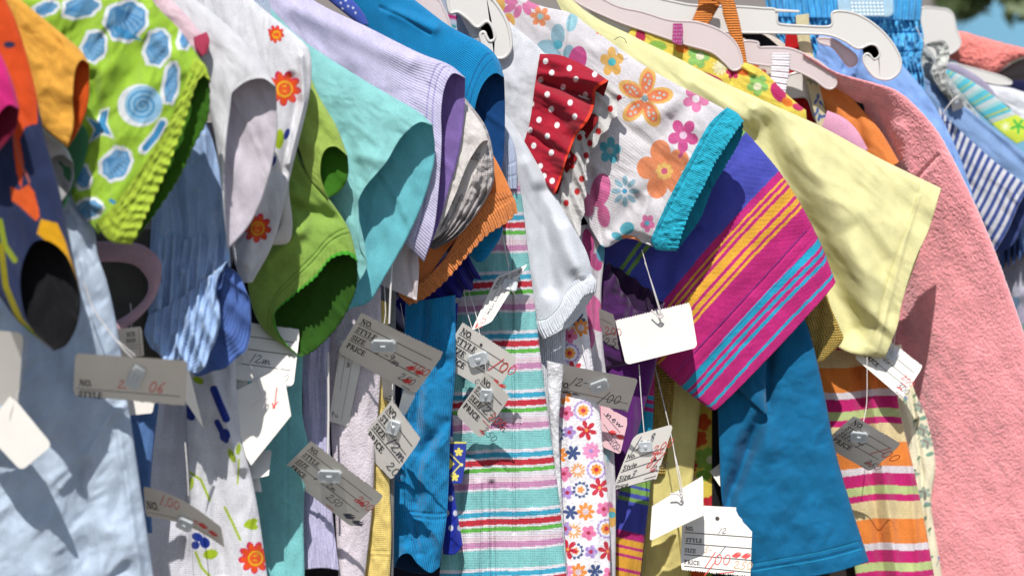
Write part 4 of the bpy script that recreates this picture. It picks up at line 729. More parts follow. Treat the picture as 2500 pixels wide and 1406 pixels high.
# 35 cream floral
k = G('cream_floral_dress', 'cream dress with faint blue and green sprigs beside the coral fleece', 'dress', (2240, 1100, 2.68), GRP)
sp = []
for i in range(46):
    x, y = rng.uniform(2180, 2320), rng.uniform(880, 1420); sp += [('el', x, y, 3, 6, rng.uniform(0, 180), [(110, 140, 200), (120, 160, 140), (90, 120, 90)][i % 3]), ('ln', [(x, y), (x+rng.uniform(-14, 14), y+rng.uniform(8, 22))], 2, (150, 170, 150))]
for x, y in [(2246, 992), (2252, 1050), (2256, 1204), (2262, 1080)]: sp += [('fl', x, y, 17, 6, 20, (160, 176, 160), .5), ('ln', [(x-8, y-6), (x+4, y), (x+2, y+12)], 3, (140, 110, 110)), ('el', x+8, y+28, 10, 5, -20, (120, 160, 140))]
tube('body', k, fabric(None, 'terry', trans=.15, bump=.25), [(2200, 840), (2232, 950), (2262, 1020), (2284, 1130), (2274, 1230), (2290, 1340), (2312, 1480)], [(2110, 860), (2170, 1100), (2210, 1300), (2240, 1480)], 2.70, .014, res=2., paint=PR((236, 230, 200), *sp), wr=(5, 160, 30, 80), folds=[([(2215, 900), (2250, 1150), (2260, 1470)], 7, -5)])
# 33 coral fleece
k = G('fleece_jacket', 'coral pink fleece jacket with a nubbly pile, hanging full height at the right', 'jacket', (2350, 700, 2.75), GRP)
fle = fabric((250, 158, 164), 'fleece', 1.5, bump=.3, trans=.06, sheen=.9, var=.16)
tube('sleeve', k, fle, [(1960, 130), (2040, 176), (2124, 200), (2190, 222), (2242, 266), (2296, 332), (2358, 450), (2410, 566), (2448, 663), (2506, 830), (2600, 1100), (2690, 1480)],
     [(1960, 200), (2030, 300), (2080, 420), (2110, 600), (2150, 800), (2200, 1000), (2240, 1200), (2270, 1480)], 2.74, (.02, .025), tilt=-.19, res=2.2, wr=(4, 220, 90, 60), pile=.9, fz=.9, capin=False,
     folds=[([(2120, 260), (2160, 360), (2210, 470)], 20, -9), ([(2200, 320), (2220, 420)], 22, 6), ([(2120, 490), (2180, 500), (2290, 380)], 5, -2.5), ([(2190, 700), (2230, 900), (2260, 1100)], 30, -8)])
# 36 pale blue
k = G('blue_fleece_top', 'pale blue brushed top behind the coral fleece', 'top', (2150, 150, 2.93), GRP)
tube('shoulder', k, fabric((132, 168, 226), 'velvet', 1.5, trans=.1), [(2000, 80), (2090, 96), (2180, 140), (2250, 214), (2296, 284), (2350, 400), (2400, 560)], [(1990, 160), (2060, 260), (2200, 420), (2330, 620)], 2.95, .02, wr=(5, 80, 40, 50), folds=[([(2080, 110), (2060, 170)], 5, -3), ([(2100, 120), (2085, 180)], 6, 3), ([(2300, 285), (2330, 400)], 3, -2)])
# 37 turquoise waistband
k = G('smocked_shorts', 'turquoise satin shorts with a tightly gathered elastic waistband', 'shorts', (2200, 80, 3.0), GRP)
sat = fabric((70, 172, 226), 'satin', 1., bump=.25, rough=.42, trans=.1)
tube('waistband', k, sat, [(2252, -80), (2252, 0), (2248, 50)], [(1860, -90), (1865, -20), (1875, 40)], 3.02, .03, res=2.2, ruf=(24, 4, 0, -1), wr=(4, 60, 10, 92), capin=False)
tube('gathers', k, sat, [(2248, 50), (2256, 100), (2250, 150), (2258, 200), (2252, 300)], [(1875, 40), (1900, 100), (1960, 180), (2040, 260), (2100, 340)], 3.03, .03, res=2.2, ruf=(30, 5, 0, -1), wr=(12, 26, 9, 92), groove=((.0, 3), (.12, 2.5), (.3, 2.5), (.5, 2.5), (.7, 2.5)), capin=False)
k = G('size_clip', 'clear plastic size plate with a dotted grid clipped to the turquoise waistband', 'clip', (2115, 20, 2.97))
tube('plate', k, plain('clear_plastic', (196, 226, 238), .15, .6, alpha=.45), [(2180, -30), (2182, 30), (2170, 42)], [(2044, -30), (2046, 26), (2060, 40)], 2.965, .004, res=5)
bm = bmesh.new()
for i in range(9):
    for j in range(6):
        c_ = P3(np.array(2078.+i*9+j), np.array(-10.+j*9), 2.959); 
        for f_ in ():pass
        vs = [bm.verts.new(c_+np.array([dx, 0, dz])*.0011) for dx, dz in ((-1, -1), (1, -1), (1, 1), (-1, 1))]; bm.faces.new(vs)
me = bpy.data.meshes.new('dot_grid'); bm.to_mesh(me); bm.free(); link('dot_grid', me, k, [plain('dots', (232, 240, 244), .5)])
# 38 denim and friends
k = G('denim_shirt', 'light washed denim shirt at the right edge, left of the lime label', 'shirt', (2400, 350, 3.1), GRP)
tube('sleeve', k, fabric((140, 172, 218), 'twill', 1.4), [(2220, 150), (2270, 200), (2340, 250), (2420, 310), (2500, 372), (2620, 470)], [(2220, 240), (2300, 320), (2400, 470), (2520, 640)], 3.14, .02, wr=(5, 90, 30, 40), folds=[([(2270, 210), (2420, 330), (2520, 420)], 10, -5)])
k = G('blue_striped_top', 'navy and white striped knit sleeve at the right edge', 'top', (2400, 450, 3.02), GRP)
nb_ = (64, 88, 158)
tube('sleeve', k, fabric(None, 'ribt', 2., bump=.6), [(2292, 262), (2330, 305), (2380, 352), (2440, 404), (2490, 440), (2512, 462)], [(2296, 300), (2320, 380), (2352, 460), (2380, 530), (2404, 580), (2426, 622)], 3.06, .02, res=2.2, paint=lambda q: np.where((((q['s']*15) % 1) < .5)[:, None], np.array([228., 228, 236]), np.array(nb_, float)),
     front=[(2512, 462), (2488, 500), (2462, 560), (2426, 622)], back=[(2512, 462), (2500, 540), (2470, 600), (2426, 622)], inmat=J((60, 76, 130)), wr=(4, 80, 30, 50), p=4)
k = G('frilled_denim_dress', 'dark denim frill at the far right edge under the striped sleeve', 'dress', (2480, 560, 3.12), GRP)
tube('frill', k, fabric((64, 98, 158), 'twill', 1.4), [(2540, 440), (2545, 520), (2550, 600)], [(2440, 560), (2440, 610), (2434, 655)], 3.15, .02, res=3, ruf=(8, 8, 10, .1), wr=(6, 30, 14, 80))
tube('body', k, fabric(None, 'woven'), [(2620, 560), (2620, 1480)], [(2420, 560), (2500, 1100), (2560, 1480)], 3.19, .02, res=4, wr=(8, 60, 40, 90),
     paint=PR((176, 176, 190), *[('el', rng.uniform(2420, 2560), rng.uniform(600, 1100), rng.uniform(10, 26), rng.uniform(8, 16), rng.uniform(0, 180), [(196, 190, 214), (150, 180, 168), (120, 150, 180), (214, 214, 216)][i % 4]) for i in range(50)]))
k = G('crochet_top', 'white and sage ruffled crochet collar beside the turquoise waistband', 'top', (2290, 150, 3.1), GRP)
tube('collar', k, fabric((218, 220, 216), 'terry'), [(2270, 104), (2306, 100), (2318, 130), (2310, 180), (2322, 220), (2350, 250)], [(2255, 112), (2280, 118), (2286, 140), (2270, 180), (2290, 215), (2330, 260)], 3.12, .016, res=2.2, ruf=(6, 5, 4, -.5), wr=(6, 14, 12, 60), pile=1)
tube('body', k, fabric((190, 196, 196), 'woven'), [(2262, 110), (2310, 180), (2380, 270), (2440, 350)], [(2230, 130), (2260, 200), (2330, 290), (2400, 370)], 3.18, .012, wr=(6, 18, 14, 40))
k = G('aqua_striped_sundress', 'aqua, lime and white striped band running to the lime label', 'sundress', (2400, 240, 3.2), GRP)
tube('band', k, fabric(None, 'woven', 1.), [(2308, 168), (2350, 186), (2400, 216), (2446, 250), (2490, 288)], [(2296, 184), (2330, 216), (2376, 262), (2424, 308)], 3.22, .008, res=2.,
     paint=stripes(lambda q: (q['s']*4.) % 1, [(0, (100, 206, 226)), (.3, (196, 214, 120)), (.38, (100, 206, 226)), (.55, (214, 228, 230)), (.8, (170, 222, 224))], (100, 206, 226)))
tube('label', k, fabric(None, 'satin', .8, trans=0), [(2480, 280), (2500, 292), (2548, 322)], [(2421, 302), (2450, 328), (2482, 352)], 3.195, .003, res=1.8,
     paint=PR((196, 210, 62), *[('ln', [(2455, 309), (2455+11*math.cos(a_), 309+11*math.sin(a_))], 2.5, (232, 234, 200)) for a_ in np.arange(0, 6.2, .9)], *[('ln', [(2486, 308), (2486+17*math.cos(a_), 308+17*math.sin(a_))], 6, (66, 176, 60)) for a_ in np.arange(.3, 6.3, 1.256)]))
k = G('mauve_top', 'dusty mauve strip behind the aqua striped band', 'top', (2390, 200, 3.27), GRP)
tube('edge', k, J((172, 164, 190)), [(2300, 150), (2350, 165), (2410, 205), (2450, 262)], [(2300, 172), (2340, 190), (2390, 230), (2440, 280)], 3.28, .008)
k = G('white_cotton_top', 'plain white cotton top at the right edge below the thin hanger', 'top', (2440, 230, 3.34), GRP)
tube('shoulder', k, J((236, 238, 246)), [(2360, 190), (2420, 208), (2470, 216), (2540, 240)], [(2380, 240), (2430, 270), (2490, 310), (2560, 350)], 3.36, .014, wr=(5, 60, 20, 20))
k = G('navy_sweater', 'dark navy garment corner at the upper right edge', 'sweater', (2480, 210, 3.45), GRP)
tube('shoulder', k, J((24, 28, 70)), [(2436, 200), (2490, 196), (2560, 210)], [(2450, 240), (2500, 250), (2560, 260)], 3.45, .008)
k = G('printed_smock', 'greyish beige smock with faint sprigs under the coral towelling', 'smock', (2480, 160, 3.5), GRP)
tube('body', k, fabric(None, 'woven'), [(2410, 110), (2500, 120), (2600, 130)], [(2400, 230), (2480, 240), (2580, 260)], 3.52, .006, paint=PR((186, 178, 172), ('el', 2478, 148, 14, 7, -20, (120, 132, 112)), ('el', 2462, 186, 14, 7, -30, (120, 120, 104))))
k = G('coral_towel', 'coral terry towelling wrap at the upper right against the blue wall', 'towel', (2400, 120, 3.42), GRP)
tube('cloth', k, fabric((236, 138, 130), 'fleece', 1.5, bump=.6, trans=.05), [(2280, 96), (2310, 84), (2346, 77), (2400, 92), (2460, 108), (2530, 124)], [(2290, 120), (2330, 150), (2380, 170), (2424, 184), (2470, 152), (2520, 134)], 3.45, .02, res=2.6, pile=2.4, fz=1.2)
tube('fold', k, fabric((150, 140, 136), 'woven'), [(2428, 184), (2470, 156), (2530, 130)], [(2440, 200), (2490, 190), (2540, 190)], 3.48, .008)

# ------------------------------------------------------------------ hangers
HW = plain('white_plastic', (228, 225, 221), .22, .6, trans=.25, coat=.4); HC = plain('clear_plastic_arm', (240, 228, 228), .25, .5, trans=.45)
HG = 'plastic clothes hangers on the rack'
def hanger(label, outline, Y, mat=HW, bead=.0012, hook=None, **kw):
    at = outline[0]; k = G('clothes_hanger', label, 'hanger', (at[0], at[1], Y), HG)
    plate('arm', k, mat, outline, Y, bead=bead, **kw); return k
k = hanger('largest white hanger with a slot and a curled tip above the coral fleece', [(1380, -60), (1500, -30), (1640, 4), (1700, 14), (1800, 17), (1860, 21), (1894, 25), (1897, 52), (1906, 60), (1960, 64), (2018, 66), (2032, 58), (2034, 30), (2084, 33), (2134, 60), (2174, 100), (2198, 144), (2196, 174), (2180, 190), (2161, 195), (2134, 187), (2111, 157), (2109, 137), (2121, 132), (2134, 146), (2148, 134), (2141, 114), (2124, 109), (2094, 119), (2061, 100), (2017, 85), (1934, 82), (1800, 80), (1700, 76), (1600, 60), (1500, 20), (1380, -20)], 2.66, bead=.0013, n=300)
tube('slot_bridge', k, HW, [(1893, 22), (1952, 26)], [(1893, 30), (1952, 32)], 2.657, .0015, res=4)
hanger('clear hanger arm drooping under the orange strap', [(1400, -40), (1500, 13), (1568, 30), (1635, 50), (1701, 55), (1762, 77), (1798, 110), (1812, 158), (1790, 172), (1768, 152), (1735, 127), (1668, 107), (1600, 84), (1501, 50), (1400, 0)], 2.585, HC)
hanger('small translucent hanger arm carrying the white lace strap', [(1812, 104), (1850, 104), (1853, 116), (1884, 116), (1927, 119), (1967, 134), (2007, 157), (2034, 184), (2042, 204), (2031, 217), (2014, 214), (1987, 194), (1940, 172), (1884, 162), (1812, 147)], 2.65, HC)
hanger('short cream hanger tip behind the big curled hanger', [(2000, 94), (2034, 97), (2061, 114), (2087, 134), (2092, 150), (2084, 161), (2073, 162), (2064, 154), (2034, 117), (2000, 104)], 2.70, HC)
hanger('white hanger end curving round the cream flowered strap', [(1925, 185), (1990, 180), (2016, 215), (2030, 250), (2030, 288), (2012, 300), (1990, 290), (1970, 240), (1925, 235)], 2.71, HW)
hanger('thin white hanger rim above the yellow blouse sleeve', [(1400, -60), (1440, 0), (1480, 40), (1560, 74), (1556, 84), (1500, 66), (1450, 36), (1400, -20)], 2.60, HW, bead=.001)
hanger('white hanger end above the lavender sleeve', [(860, -40), (901, 0), (921, 20), (934, 43), (943, 80), (925, 100), (914, 60), (901, 23), (877, 0), (850, -20)], 2.10, HW)
hanger('greyish clear hanger end above the blue sleeve', [(980, -20), (1061, -6), (1085, 27), (1098, 60), (1104, 100), (1070, 90), (1048, 40), (1010, 10)], 2.13, HC)
k = hanger('white hanger tip with a hooked curl right of the blue sleeve', [(1098, -20), (1150, -30), (1195, -6), (1218, 20), (1238, 57), (1247, 97), (1245, 124), (1228, 142), (1202, 139), (1185, 124), (1173, 87), (1182, 79), (1188, 92), (1196, 102), (1208, 94), (1202, 67), (1188, 53), (1165, 67), (1142, 47), (1118, 30), (1098, 30)], 2.235, HW, bead=.0017, n=160)
hanger('broad pale hanger end standing against the grey wall', [(2240, 30), (2300, 22), (2325, 34), (2334, 70), (2344, 112), (2300, 140), (2240, 140)], 3.40, HW)
hanger('thin white hanger bar at the upper right edge', [(2320, 155), (2424, 180), (2464, 196), (2468, 206), (2430, 206), (2374, 190), (2320, 172)], 3.30, HW, bead=.001)
k = G('polka_dot_dress', 'periwinkle blue dress with white dots at the top edge above the lavender sleeve', 'dress', (840, 10, 2.0), GRP)
tube('shoulder', k, fabric(None, 'woven'), [(780, -70), (850, -10), (886, 30), (900, 60)], [(740, -50), (800, 0), (850, 40), (880, 62)], 2.02, .008, res=2.2, paint=PR((72, 96, 190), *[('el', x, y, 3, 3, 0, (225, 230, 245)) for x, y in [(832, 8), (850, 16), (844, 2), (868, 32), (862, 20), (836, 22)]]))
k = G('cream_tshirt', 'cream cloth behind the white hanger end at the top edge', 'shirt', (900, 20, 2.14), GRP)
tube('shoulder', k, J((236, 228, 222)), [(820, -90), (900, -10), (950, 60), (980, 140)], [(780, -60), (860, 20), (900, 80), (940, 160)], 2.16, .01)
k = G('bluish_tshirt', 'pale bluish white cloth with a magenta edge behind the hooked hanger tip', 'shirt', (1140, 90, 2.3), GRP)
tube('shoulder', k, fabric(None, 'ribs'), [(1100, -60), (1180, 0), (1200, 120), (1230, 260)], [(1060, -40), (1070, 60), (1090, 200), (1120, 300)], 2.31, .008, paint=PR((190, 200, 222), ('ln', [(1096, 40), (1112, 44)], 10, (190, 40, 120)), ('ln', [(1098, 62), (1112, 66)], 7, (60, 160, 170))))
# ------------------------------------------------------------------ price tags
T_, t_ = .19, .085
def arc(cx, cy, rx, ry, a0, a1, n=9): return [(cx+rx*math.cos(math.radians(a)), cy+ry*math.sin(math.radians(a))) for a in np.linspace(a0, a1, n)]
def sf(x0, x1, y): return ([(x0, y), (x1, y)], t_)
SER = {'N': (.95, [([(.18, 0), (.18, 1)], t_), ([(.16, 1), (.8, 0)], T_), ([(.8, 0), (.8, 1)], t_), sf(0, .34, .97), sf(0, .36, .03), sf(.62, .98, .97)]),
 'O': (.9, [(arc(.45, .5, .36, .46, 60, 300), T_*.9), (arc(.45, .5, .38, .47, -65, 65), T_*.9)]), '.': (.35, [([(.1, .02), (.1, .16)], .17)]),
 'S': (.68, [([(.56, .72), (.55, .9), (.4, .98), (.2, .93), (.12, .75), (.25, .58), (.45, .45), (.56, .27), (.46, .07), (.28, 0), (.1, .08), (.08, .3)], .13)]),
 'T': (.82, [([(.4, 0), (.4, 1)], T_), ([(.03, .72), (.03, .96), (.77, .96), (.77, .72)], t_), sf(.2, .6, .03)]),
 'Y': (.85, [([(.1, 1), (.42, .48)], T_), ([(.74, 1), (.42, .48)], t_), ([(.42, .5), (.42, 0)], T_), sf(0, .32, .97), sf(.56, .86, .97), sf(.24, .6, .03)]),
 'L': (.78, [([(.2, 0), (.2, 1)], T_), sf(.02, .4, .97), ([(.02, .03), (.7, .03), (.72, .3)], t_)]),
 'E': (.8, [([(.2, 0), (.2, 1)], T_), ([(.02, .97), (.66, .97), (.68, .74)], t_), ([(.02, .03), (.7, .03), (.73, .28)], t_), sf(.2, .52, .52), ([(.52, .38), (.52, .66)], t_)]),
 'I': (.45, [([(.2, 0), (.2, 1)], T_), sf(.02, .38, .97), sf(.02, .38, .03)]),
 'Z': (.78, [([(.06, .76), (.08, .97), (.66, .97)], t_), ([(.64, .97), (.08, .03)], T_), ([(.08, .03), (.68, .03), (.7, .28)], t_)]),
 'P': (.76, [([(.2, 0), (.2, 1)], T_), ([(.02, .97), (.4, .97)]+arc(.4, .74, .24, .23, 90, -90)+[(.2, .5)], .12), sf(.02, .4, .03)]),
 'R': (.88, [([(.2, 0), (.2, 1)], T_), ([(.02, .97), (.4, .97)]+arc(.4, .75, .24, .22, 90, -90)+[(.2, .52)], .12), sf(.02, .38, .03), ([(.4, .52), (.74, .03), (.88, .03)], T_*.85)]),
 'C': (.82, [(arc(.46, .5, .38, .46, 45, 315, 14), T_*.85), ([(.74, .7), (.74, .95)], t_)])}
SAN = {'N': (.8, [([(.1, 0), (.1, 1), (.62, 0), (.62, 1)], .13)]), 'o': (.66, [(arc(.3, .35, .24, .33, 0, 360, 14), .13)]), 'S': (.72, [([(.58, .8), (.4, .97), (.18, .9), (.15, .68), (.5, .42), (.58, .2), (.35, 0), (.08, .12)], .13)]),
 't': (.4, [([(.2, .9), (.2, .05), (.34, .02)], .13), ([(.03, .68), (.36, .68)], .1)]), 'y': (.6, [([(.05, .68), (.28, .02)], .13), ([(.5, .68), (.2, -.25), (.05, -.25)], .12)]), 'l': (.28, [([(.12, 0), (.12, 1)], .13)]),
 'e': (.64, [([(.08, .36), (.54, .36)]+arc(.3, .35, .25, .33, 0, 310, 12), .12)]), 'i': (.28, [([(.12, 0), (.12, .68)], .13), ([(.12, .84), (.12, .96)], .13)]), 'z': (.58, [([(.06, .66), (.48, .66), (.06, .04), (.5, .04)], .12)]),
 'P': (.74, [([(.1, 0), (.1, 1)], .13), ([(.1, .95), (.4, .95)]+arc(.4, .73, .22, .22, 90, -90)+[(.1, .5)], .12)]), 'r': (.42, [([(.1, 0), (.1, .68)], .13), ([(.1, .5), (.2, .64), (.38, .66)], .12)]), 'c': (.6, [(arc(.3, .35, .24, .33, 40, 320, 12), .13)]), '.': SER['.']}
h = .075
HND = {'0': (.7, [(arc(.32, .5, .26, .46, 100, 470, 16), h)]), '1': (.4, [([(.3, 1.05), (.05, -.05)], h)]), '/': (.6, [([(.55, 1.2), (.0, -.25)], h)]), '2': (.78, [([(.1, .75), (.25, .97), (.5, .9), (.5, .65), (.1, .1), (.2, .2), (.3, .05), (.65, .1), (.75, .2)], h)]),
 '3': (.66, [([(.1, .88), (.35, 1), (.5, .85), (.35, .6), (.2, .55), (.45, .5), (.52, .25), (.3, 0), (.02, .1)], h)]), '4': (.7, [([(.2, .95), (.05, .45), (.6, .5)], h), ([(.5, .95), (.35, -.2)], h)]),
 '5': (.66, [([(.6, .98), (.25, .95), (.15, .55), (.45, .5), (.5, .2), (.25, 0), (.02, .08)], h)]), '6': (.62, [([(.5, 1), (.15, .6), (.08, .2), (.3, 0), (.5, .2), (.35, .42), (.12, .3)], h)]), '8': (.62, [([(.5, .85), (.3, 1), (.12, .8), (.45, .4), (.4, .05), (.15, .02), (.1, .25), (.5, .85)], h)]),
 '9': (.62, [([(.5, .8), (.25, 1), (.08, .75), (.3, .55), (.5, .8), (.42, 0)], h)]), 'm': (.95, [([(.05, .55), (.1, .0), (.25, .5), (.35, .5), (.38, .02), (.55, .5), (.68, .45), (.7, .05), (.9, .15)], h)]), '-': (.45, [([(.05, .45), (.4, .5)], h)]),
 '.': (.25, [([(.1, .02), (.14, .1)], h*1.6)]), '_': (.0, [([(-1.2, -.2), (.1, -.18)], h)]), 'x': (.5, [([(.0, .6), (.5, 0)], h), ([(.5, .65), (.0, -.05)], h)]), '~': (1.4, [([(0, .2), (.25, .5), (.3, .1), (.5, .55), (.6, .1), (.8, .5), (.85, .15), (1.2, .3)], h)]), ' ': (.4, []),
 '#': (1.3, [([(0, .2), (.5, .8), (.2, .1), (.8, .9), (.4, .1), (1.1, .8), (.6, 0), (1.2, .5), (.1, .4)], h*1.5)]), 'n': (.6, [([(.05, .55), (.1, 0), (.3, .5), (.42, .45), (.45, .02)], h)]), 'e': (.5, [([(.05, .25), (.4, .35), (.25, .55), (.05, .25), (.25, 0), (.45, .1)], h)]), 'w': (.8, [([(.05, .5), (.15, .05), (.35, .45), (.45, .05), (.7, .55)], h)]),
 'v': (.6, [([(.0, .4), (.2, 0), (.3, 1.1)], h), ([(.05, .1), (.45, .2)], h)])}
INK = plain('black_ink', (40, 38, 42), .6); PEN = plain('ballpoint_ink', (58, 58, 78), .5); RED = plain('red_marker', (226, 62, 62), .6); GOLDP = plain('tan_pencil', (196, 150, 96), .7)
CARD = plain('card_stock', (232, 228, 221), .75, .25, trans=.06, noise=60); CARDW = plain('card_face', (222, 218, 212), .72, .25, trans=.06, noise=60); CLIP = plain('clip_plastic', (236, 242, 246), .22, .6, trans=.3, alpha=.72); NYL = plain('nylon_thread', (232, 228, 226), .3, .6, trans=.3)
TG = 'paper price tags tied to the clothes'
def tag(label, q, Y, dy=(0, 0, 0, 0), serr='top', rnd='bottom', font=SER, rows=None, lines=(), hand=(), clip=None, string=(), hole=None, bend=(0, 0), name='price_tag', mat=None, nt_=30, folded=None):
    q = np.asarray(q, float); Wp = (np.linalg.norm(q[1]-q[0])+np.linalg.norm(q[2]-q[3]))/2; Hp = (np.linalg.norm(q[3]-q[0])+np.linalg.norm(q[2]-q[1]))/2; asp = Hp/Wp
    c3 = [P3(np.array(q[i][0]), np.array(q[i][1]), Y+dy[i]/CD*.8) for i in (0, 1, 3)]; p0 = c3[0]; pn = np.cross(c3[1]-c3[0], c3[2]-c3[0]); pn /= np.linalg.norm(pn)
    def mp(uv, off=0.):
        uv = np.asarray(uv, float).reshape(-1, 2); u, v = uv[:, :1], uv[:, 1:]
        xy = q[0]*(1-u)*(1-v)+q[1]*u*(1-v)+q[2]*u*v+q[3]*(1-u)*v
        pr = np.stack([(xy[:, 0]-1250)*K, 1+0*xy[:, 0], -(xy[:, 1]-703)*K], -1); tr_ = (pn@p0)/(pr@pn)
        yy = (2.2+(tr_-2.2)/CD)[:, None]
        k1 = np.sin(np.pi*np.clip(u, 0, 1)); nrm = (q[3]-q[0])/Hp
        xy = xy-nrm*bend[0]*k1; yy = yy-bend[1]*k1-off/CD
        return P3(xy[:, 0], xy[:, 1], yy[:, 0])
    def mpx(px, py, off):
        px = np.asarray(px, float); py = np.asarray(py, float); pr = np.stack([(px-1250)*K, 1+0*px, -(py-703)*K], -1); t_r = (pn@p0)/(pr@pn); q_ = pr*t_r[..., None]
        sg = -1 if pn[1] > 0 else 1; return q_+sg*pn*off
    k = G(name, label, 'price tag', (q[0][0], q[0][1], Y), TG)
    top = [(0, 0)]; o_ = []
    def edge(a, b, teeth, rounded):
        out = []
        if teeth:
            for i in range(nt_): f = i/nt_; out += [(a[0]+(b[0]-a[0])*f, a[1]+rng.uniform(-.004, .004)), (a[0]+(b[0]-a[0])*(f+.5/nt_), a[1]+(.022 if a[1] < .5 else -.022)+rng.uniform(-.006, .006))]
        elif rounded:
            r = .10; ru, rv = r*asp, r; sx = 1 if b[0] > a[0] else -1; sy = 1 if a[1] < .5 else -1
            for t in np.linspace(0, 90, 6): out.append((a[0]+sx*ru*(1-math.cos(math.radians(t))), a[1]+sy*rv*(1-math.sin(math.radians(t)))))
            for f in np.linspace(.2, .8, 9): out.append((a[0]+(b[0]-a[0])*f, a[1]))
            for t in np.linspace(90, 0, 6): out.append((b[0]-sx*ru*(1-math.cos(math.radians(t))), a[1]+sy*rv*(1-math.sin(math.radians(t)))))
        else:
            for f in np.linspace(0, .95, 12): out.append((a[0]+(b[0]-a[0])*f, a[1]))
        return out
    ol = edge((0, 0), (1, 0), serr == 'top', rnd == 'top')+[(1, .15), (1, .5), (1, .85)]+edge((1, 1), (0, 1), serr == 'bottom', rnd == 'bottom')+[(0, .85), (0, .5), (0, .15)]
    bm = bmesh.new(); th = .0005
    vf = [bm.verts.new(p_) for p_ in mp(ol, th/2)]; vb = [bm.verts.new(p_) for p_ in mp(ol, -th/2)]
    f1 = bm.faces.new(vf); f2 = bm.faces.new(vb[::-1])
    for i in range(len(vf)): j = (i+1) % len(vf); bm.faces.new((vf[i], vb[i], vb[j], vf[j]))
    bmesh.ops.triangulate(bm, faces=[f1, f2]); me = bpy.data.meshes.new('card'); bm.to_mesh(me); bm.free(); crd = link('card', me, k, [mat or CARD])
    OFF = th/2+.00035
    def ink(nm, strokes, mat_):
        bm = bmesh.new()
        for pts, w_ in strokes:       # pts in (u,v); w_ in v units
            pts = np.asarray(pts, float)
            if max(abs(bend[0]), abs(bend[1])*1000) > 0 and len(pts) == 2: pts = pts[0]+(pts[1]-pts[0])*np.linspace(0, 1, 12)[:, None]
            for i in range(len(pts)-1):
                a, b = pts[i], pts[i+1]; d = (b-a)*np.array([1/asp, 1]); L = np.linalg.norm(d)
                if L < 1e-6: continue
                d /= L; n_ = np.array([-d[1]*asp, d[0]])*w_/2; e = d*np.array([asp, 1])*w_*.25
                qd = mp([a-n_-e, b-n_+e, b+n_+e, a+n_-e], OFF+i*4e-6+rng.uniform(0, 2e-5)); vs = [bm.verts.new(x) for x in qd]; bm.faces.new(vs)
        if bm.faces: me = bpy.data.meshes.new(nm); bm.to_mesh(me); link(nm, me, crd, [mat_])
        bm.free()
    def text(s_, u0, v0, hh, fnt, slant=0., ang=0., wk=1., bold=1.):
        out = []; x = 0.; ca, sa = math.cos(math.radians(ang)), math.sin(math.radians(ang))
        for ch in s_:
            adv, st = fnt.get(ch, (.5, []))
            for pts, w_ in st:
                P_ = []
                for a, b in pts:
                    xx = (x+a*wk+slant*b)*hh; yy = b*hh; xr, yr = xx*ca-yy*sa, xx*sa+yy*ca
                    P_.append((u0+xr*asp, v0-yr))
                out.append((P_, w_*hh*bold))
            x += adv*wk+.06
        return out
    st = []
    for s_, u0, v0, hh in (rows or ()): st += text(s_, u0, v0, hh, font, bold=1.15)
    lw = .012
    for a, b in lines: st.append(([a, b], lw))
    if st: ink('printed_lettering', st, INK)
    bym = {}
    for s_, u0, v0, hh, ang, mt in hand: bym.setdefault(mt.name, (mt, []))[1].extend(text(s_, u0, v0, hh, HND, .3, ang, 1.05, 1.1))
    for nm_, (mt, ss) in bym.items(): ink('red_handwriting' if mt == RED else 'handwriting', ss, mt)
    if hole:
        u, v = hole; pts = [(u+.032*asp*math.cos(a), v+.032*math.sin(a)) for a in np.arange(0, 6.28, .5)]
        bm = bmesh.new(); bm.faces.new([bm.verts.new(x) for x in mp(pts, OFF)]); me = bpy.data.meshes.new('hole'); bm.to_mesh(me); bm.free(); link('punched_hole', me, crd, [plain('hole_dark', (60, 56, 56), .9)])
    if clip:
        u, v, cw, chh, ang = clip; cpx = q[0]*(1-u)*(1-v)+q[1]*u*(1-v)+q[2]*u*v+q[3]*(1-u)*v; ca, sa = math.cos(math.radians(ang)), math.sin(math.radians(ang)); c0 = mp([(u, v)], .0035)[0]; s_ = K*RY(Y)
        bm = bmesh.new(); N = 12
        def ringp(sc, dyy):
            r = []
            for ex, ez in ((-1, -.62), (-.8, -1), (.8, -1), (1, -.62), (1, .62), (.8, 1), (-.8, 1), (-1, .62)):
                X_, Z_ = ex*cw/2*sc, ez*chh/2*sc; r.append(bm.verts.new(mpx(np.array(cpx[0]+X_*ca-Z_*sa), np.array(cpx[1]-X_*sa-Z_*ca), .0016-dyy)))
            return r
        rg = [ringp(.92, .0012), ringp(1, .0004), ringp(1, -.0006), ringp(.9, -.0014), ringp(.3, -.0010), ringp(.16, -.0026)]
        for A_, B_ in zip(rg[:-1], rg[1:]):
            for j in range(8): bm.faces.new((A_[j], A_[(j+1) % 8], B_[(j+1) % 8], B_[j]))
        bm.faces.new(rg[0][::-1]); bm.faces.new(rg[-1])
        me = bpy.data.meshes.new('plastic_clip'); bm.to_mesh(me); bm.free(); cl = link('plastic_clip', me, k, [CLIP])
    for i, sg in enumerate(string): cord('thread', k, NYL, sg[0], sg[1] if len(sg) > 1 else .0004)
    return k
def std(dx=0, v0=.17, h=.105, st=.19, sub='full'):
    r = [('NO.', .05+dx, v0, h), ('STYLE', .05+dx, v0+st, h), ('SIZE', .05+dx, v0+2*st, h), ('PRICE', .05+dx, v0+3*st, h)]
    ln = [((.04, v0+.035+i*st), (.93, v0+.035+i*st)) for i in range(3)]
    return dict(rows=r, lines=ln)
dn_ = (-.02, -.02, .02, .02); up_ = (.01, .01, -.01, -.01)
tag('brownish grey tag cut off by the left edge of the picture', [(-90, 800), (58, 812), (44, 990), (-95, 990)], 1.36, dn_, serr='bottom', rnd='top')
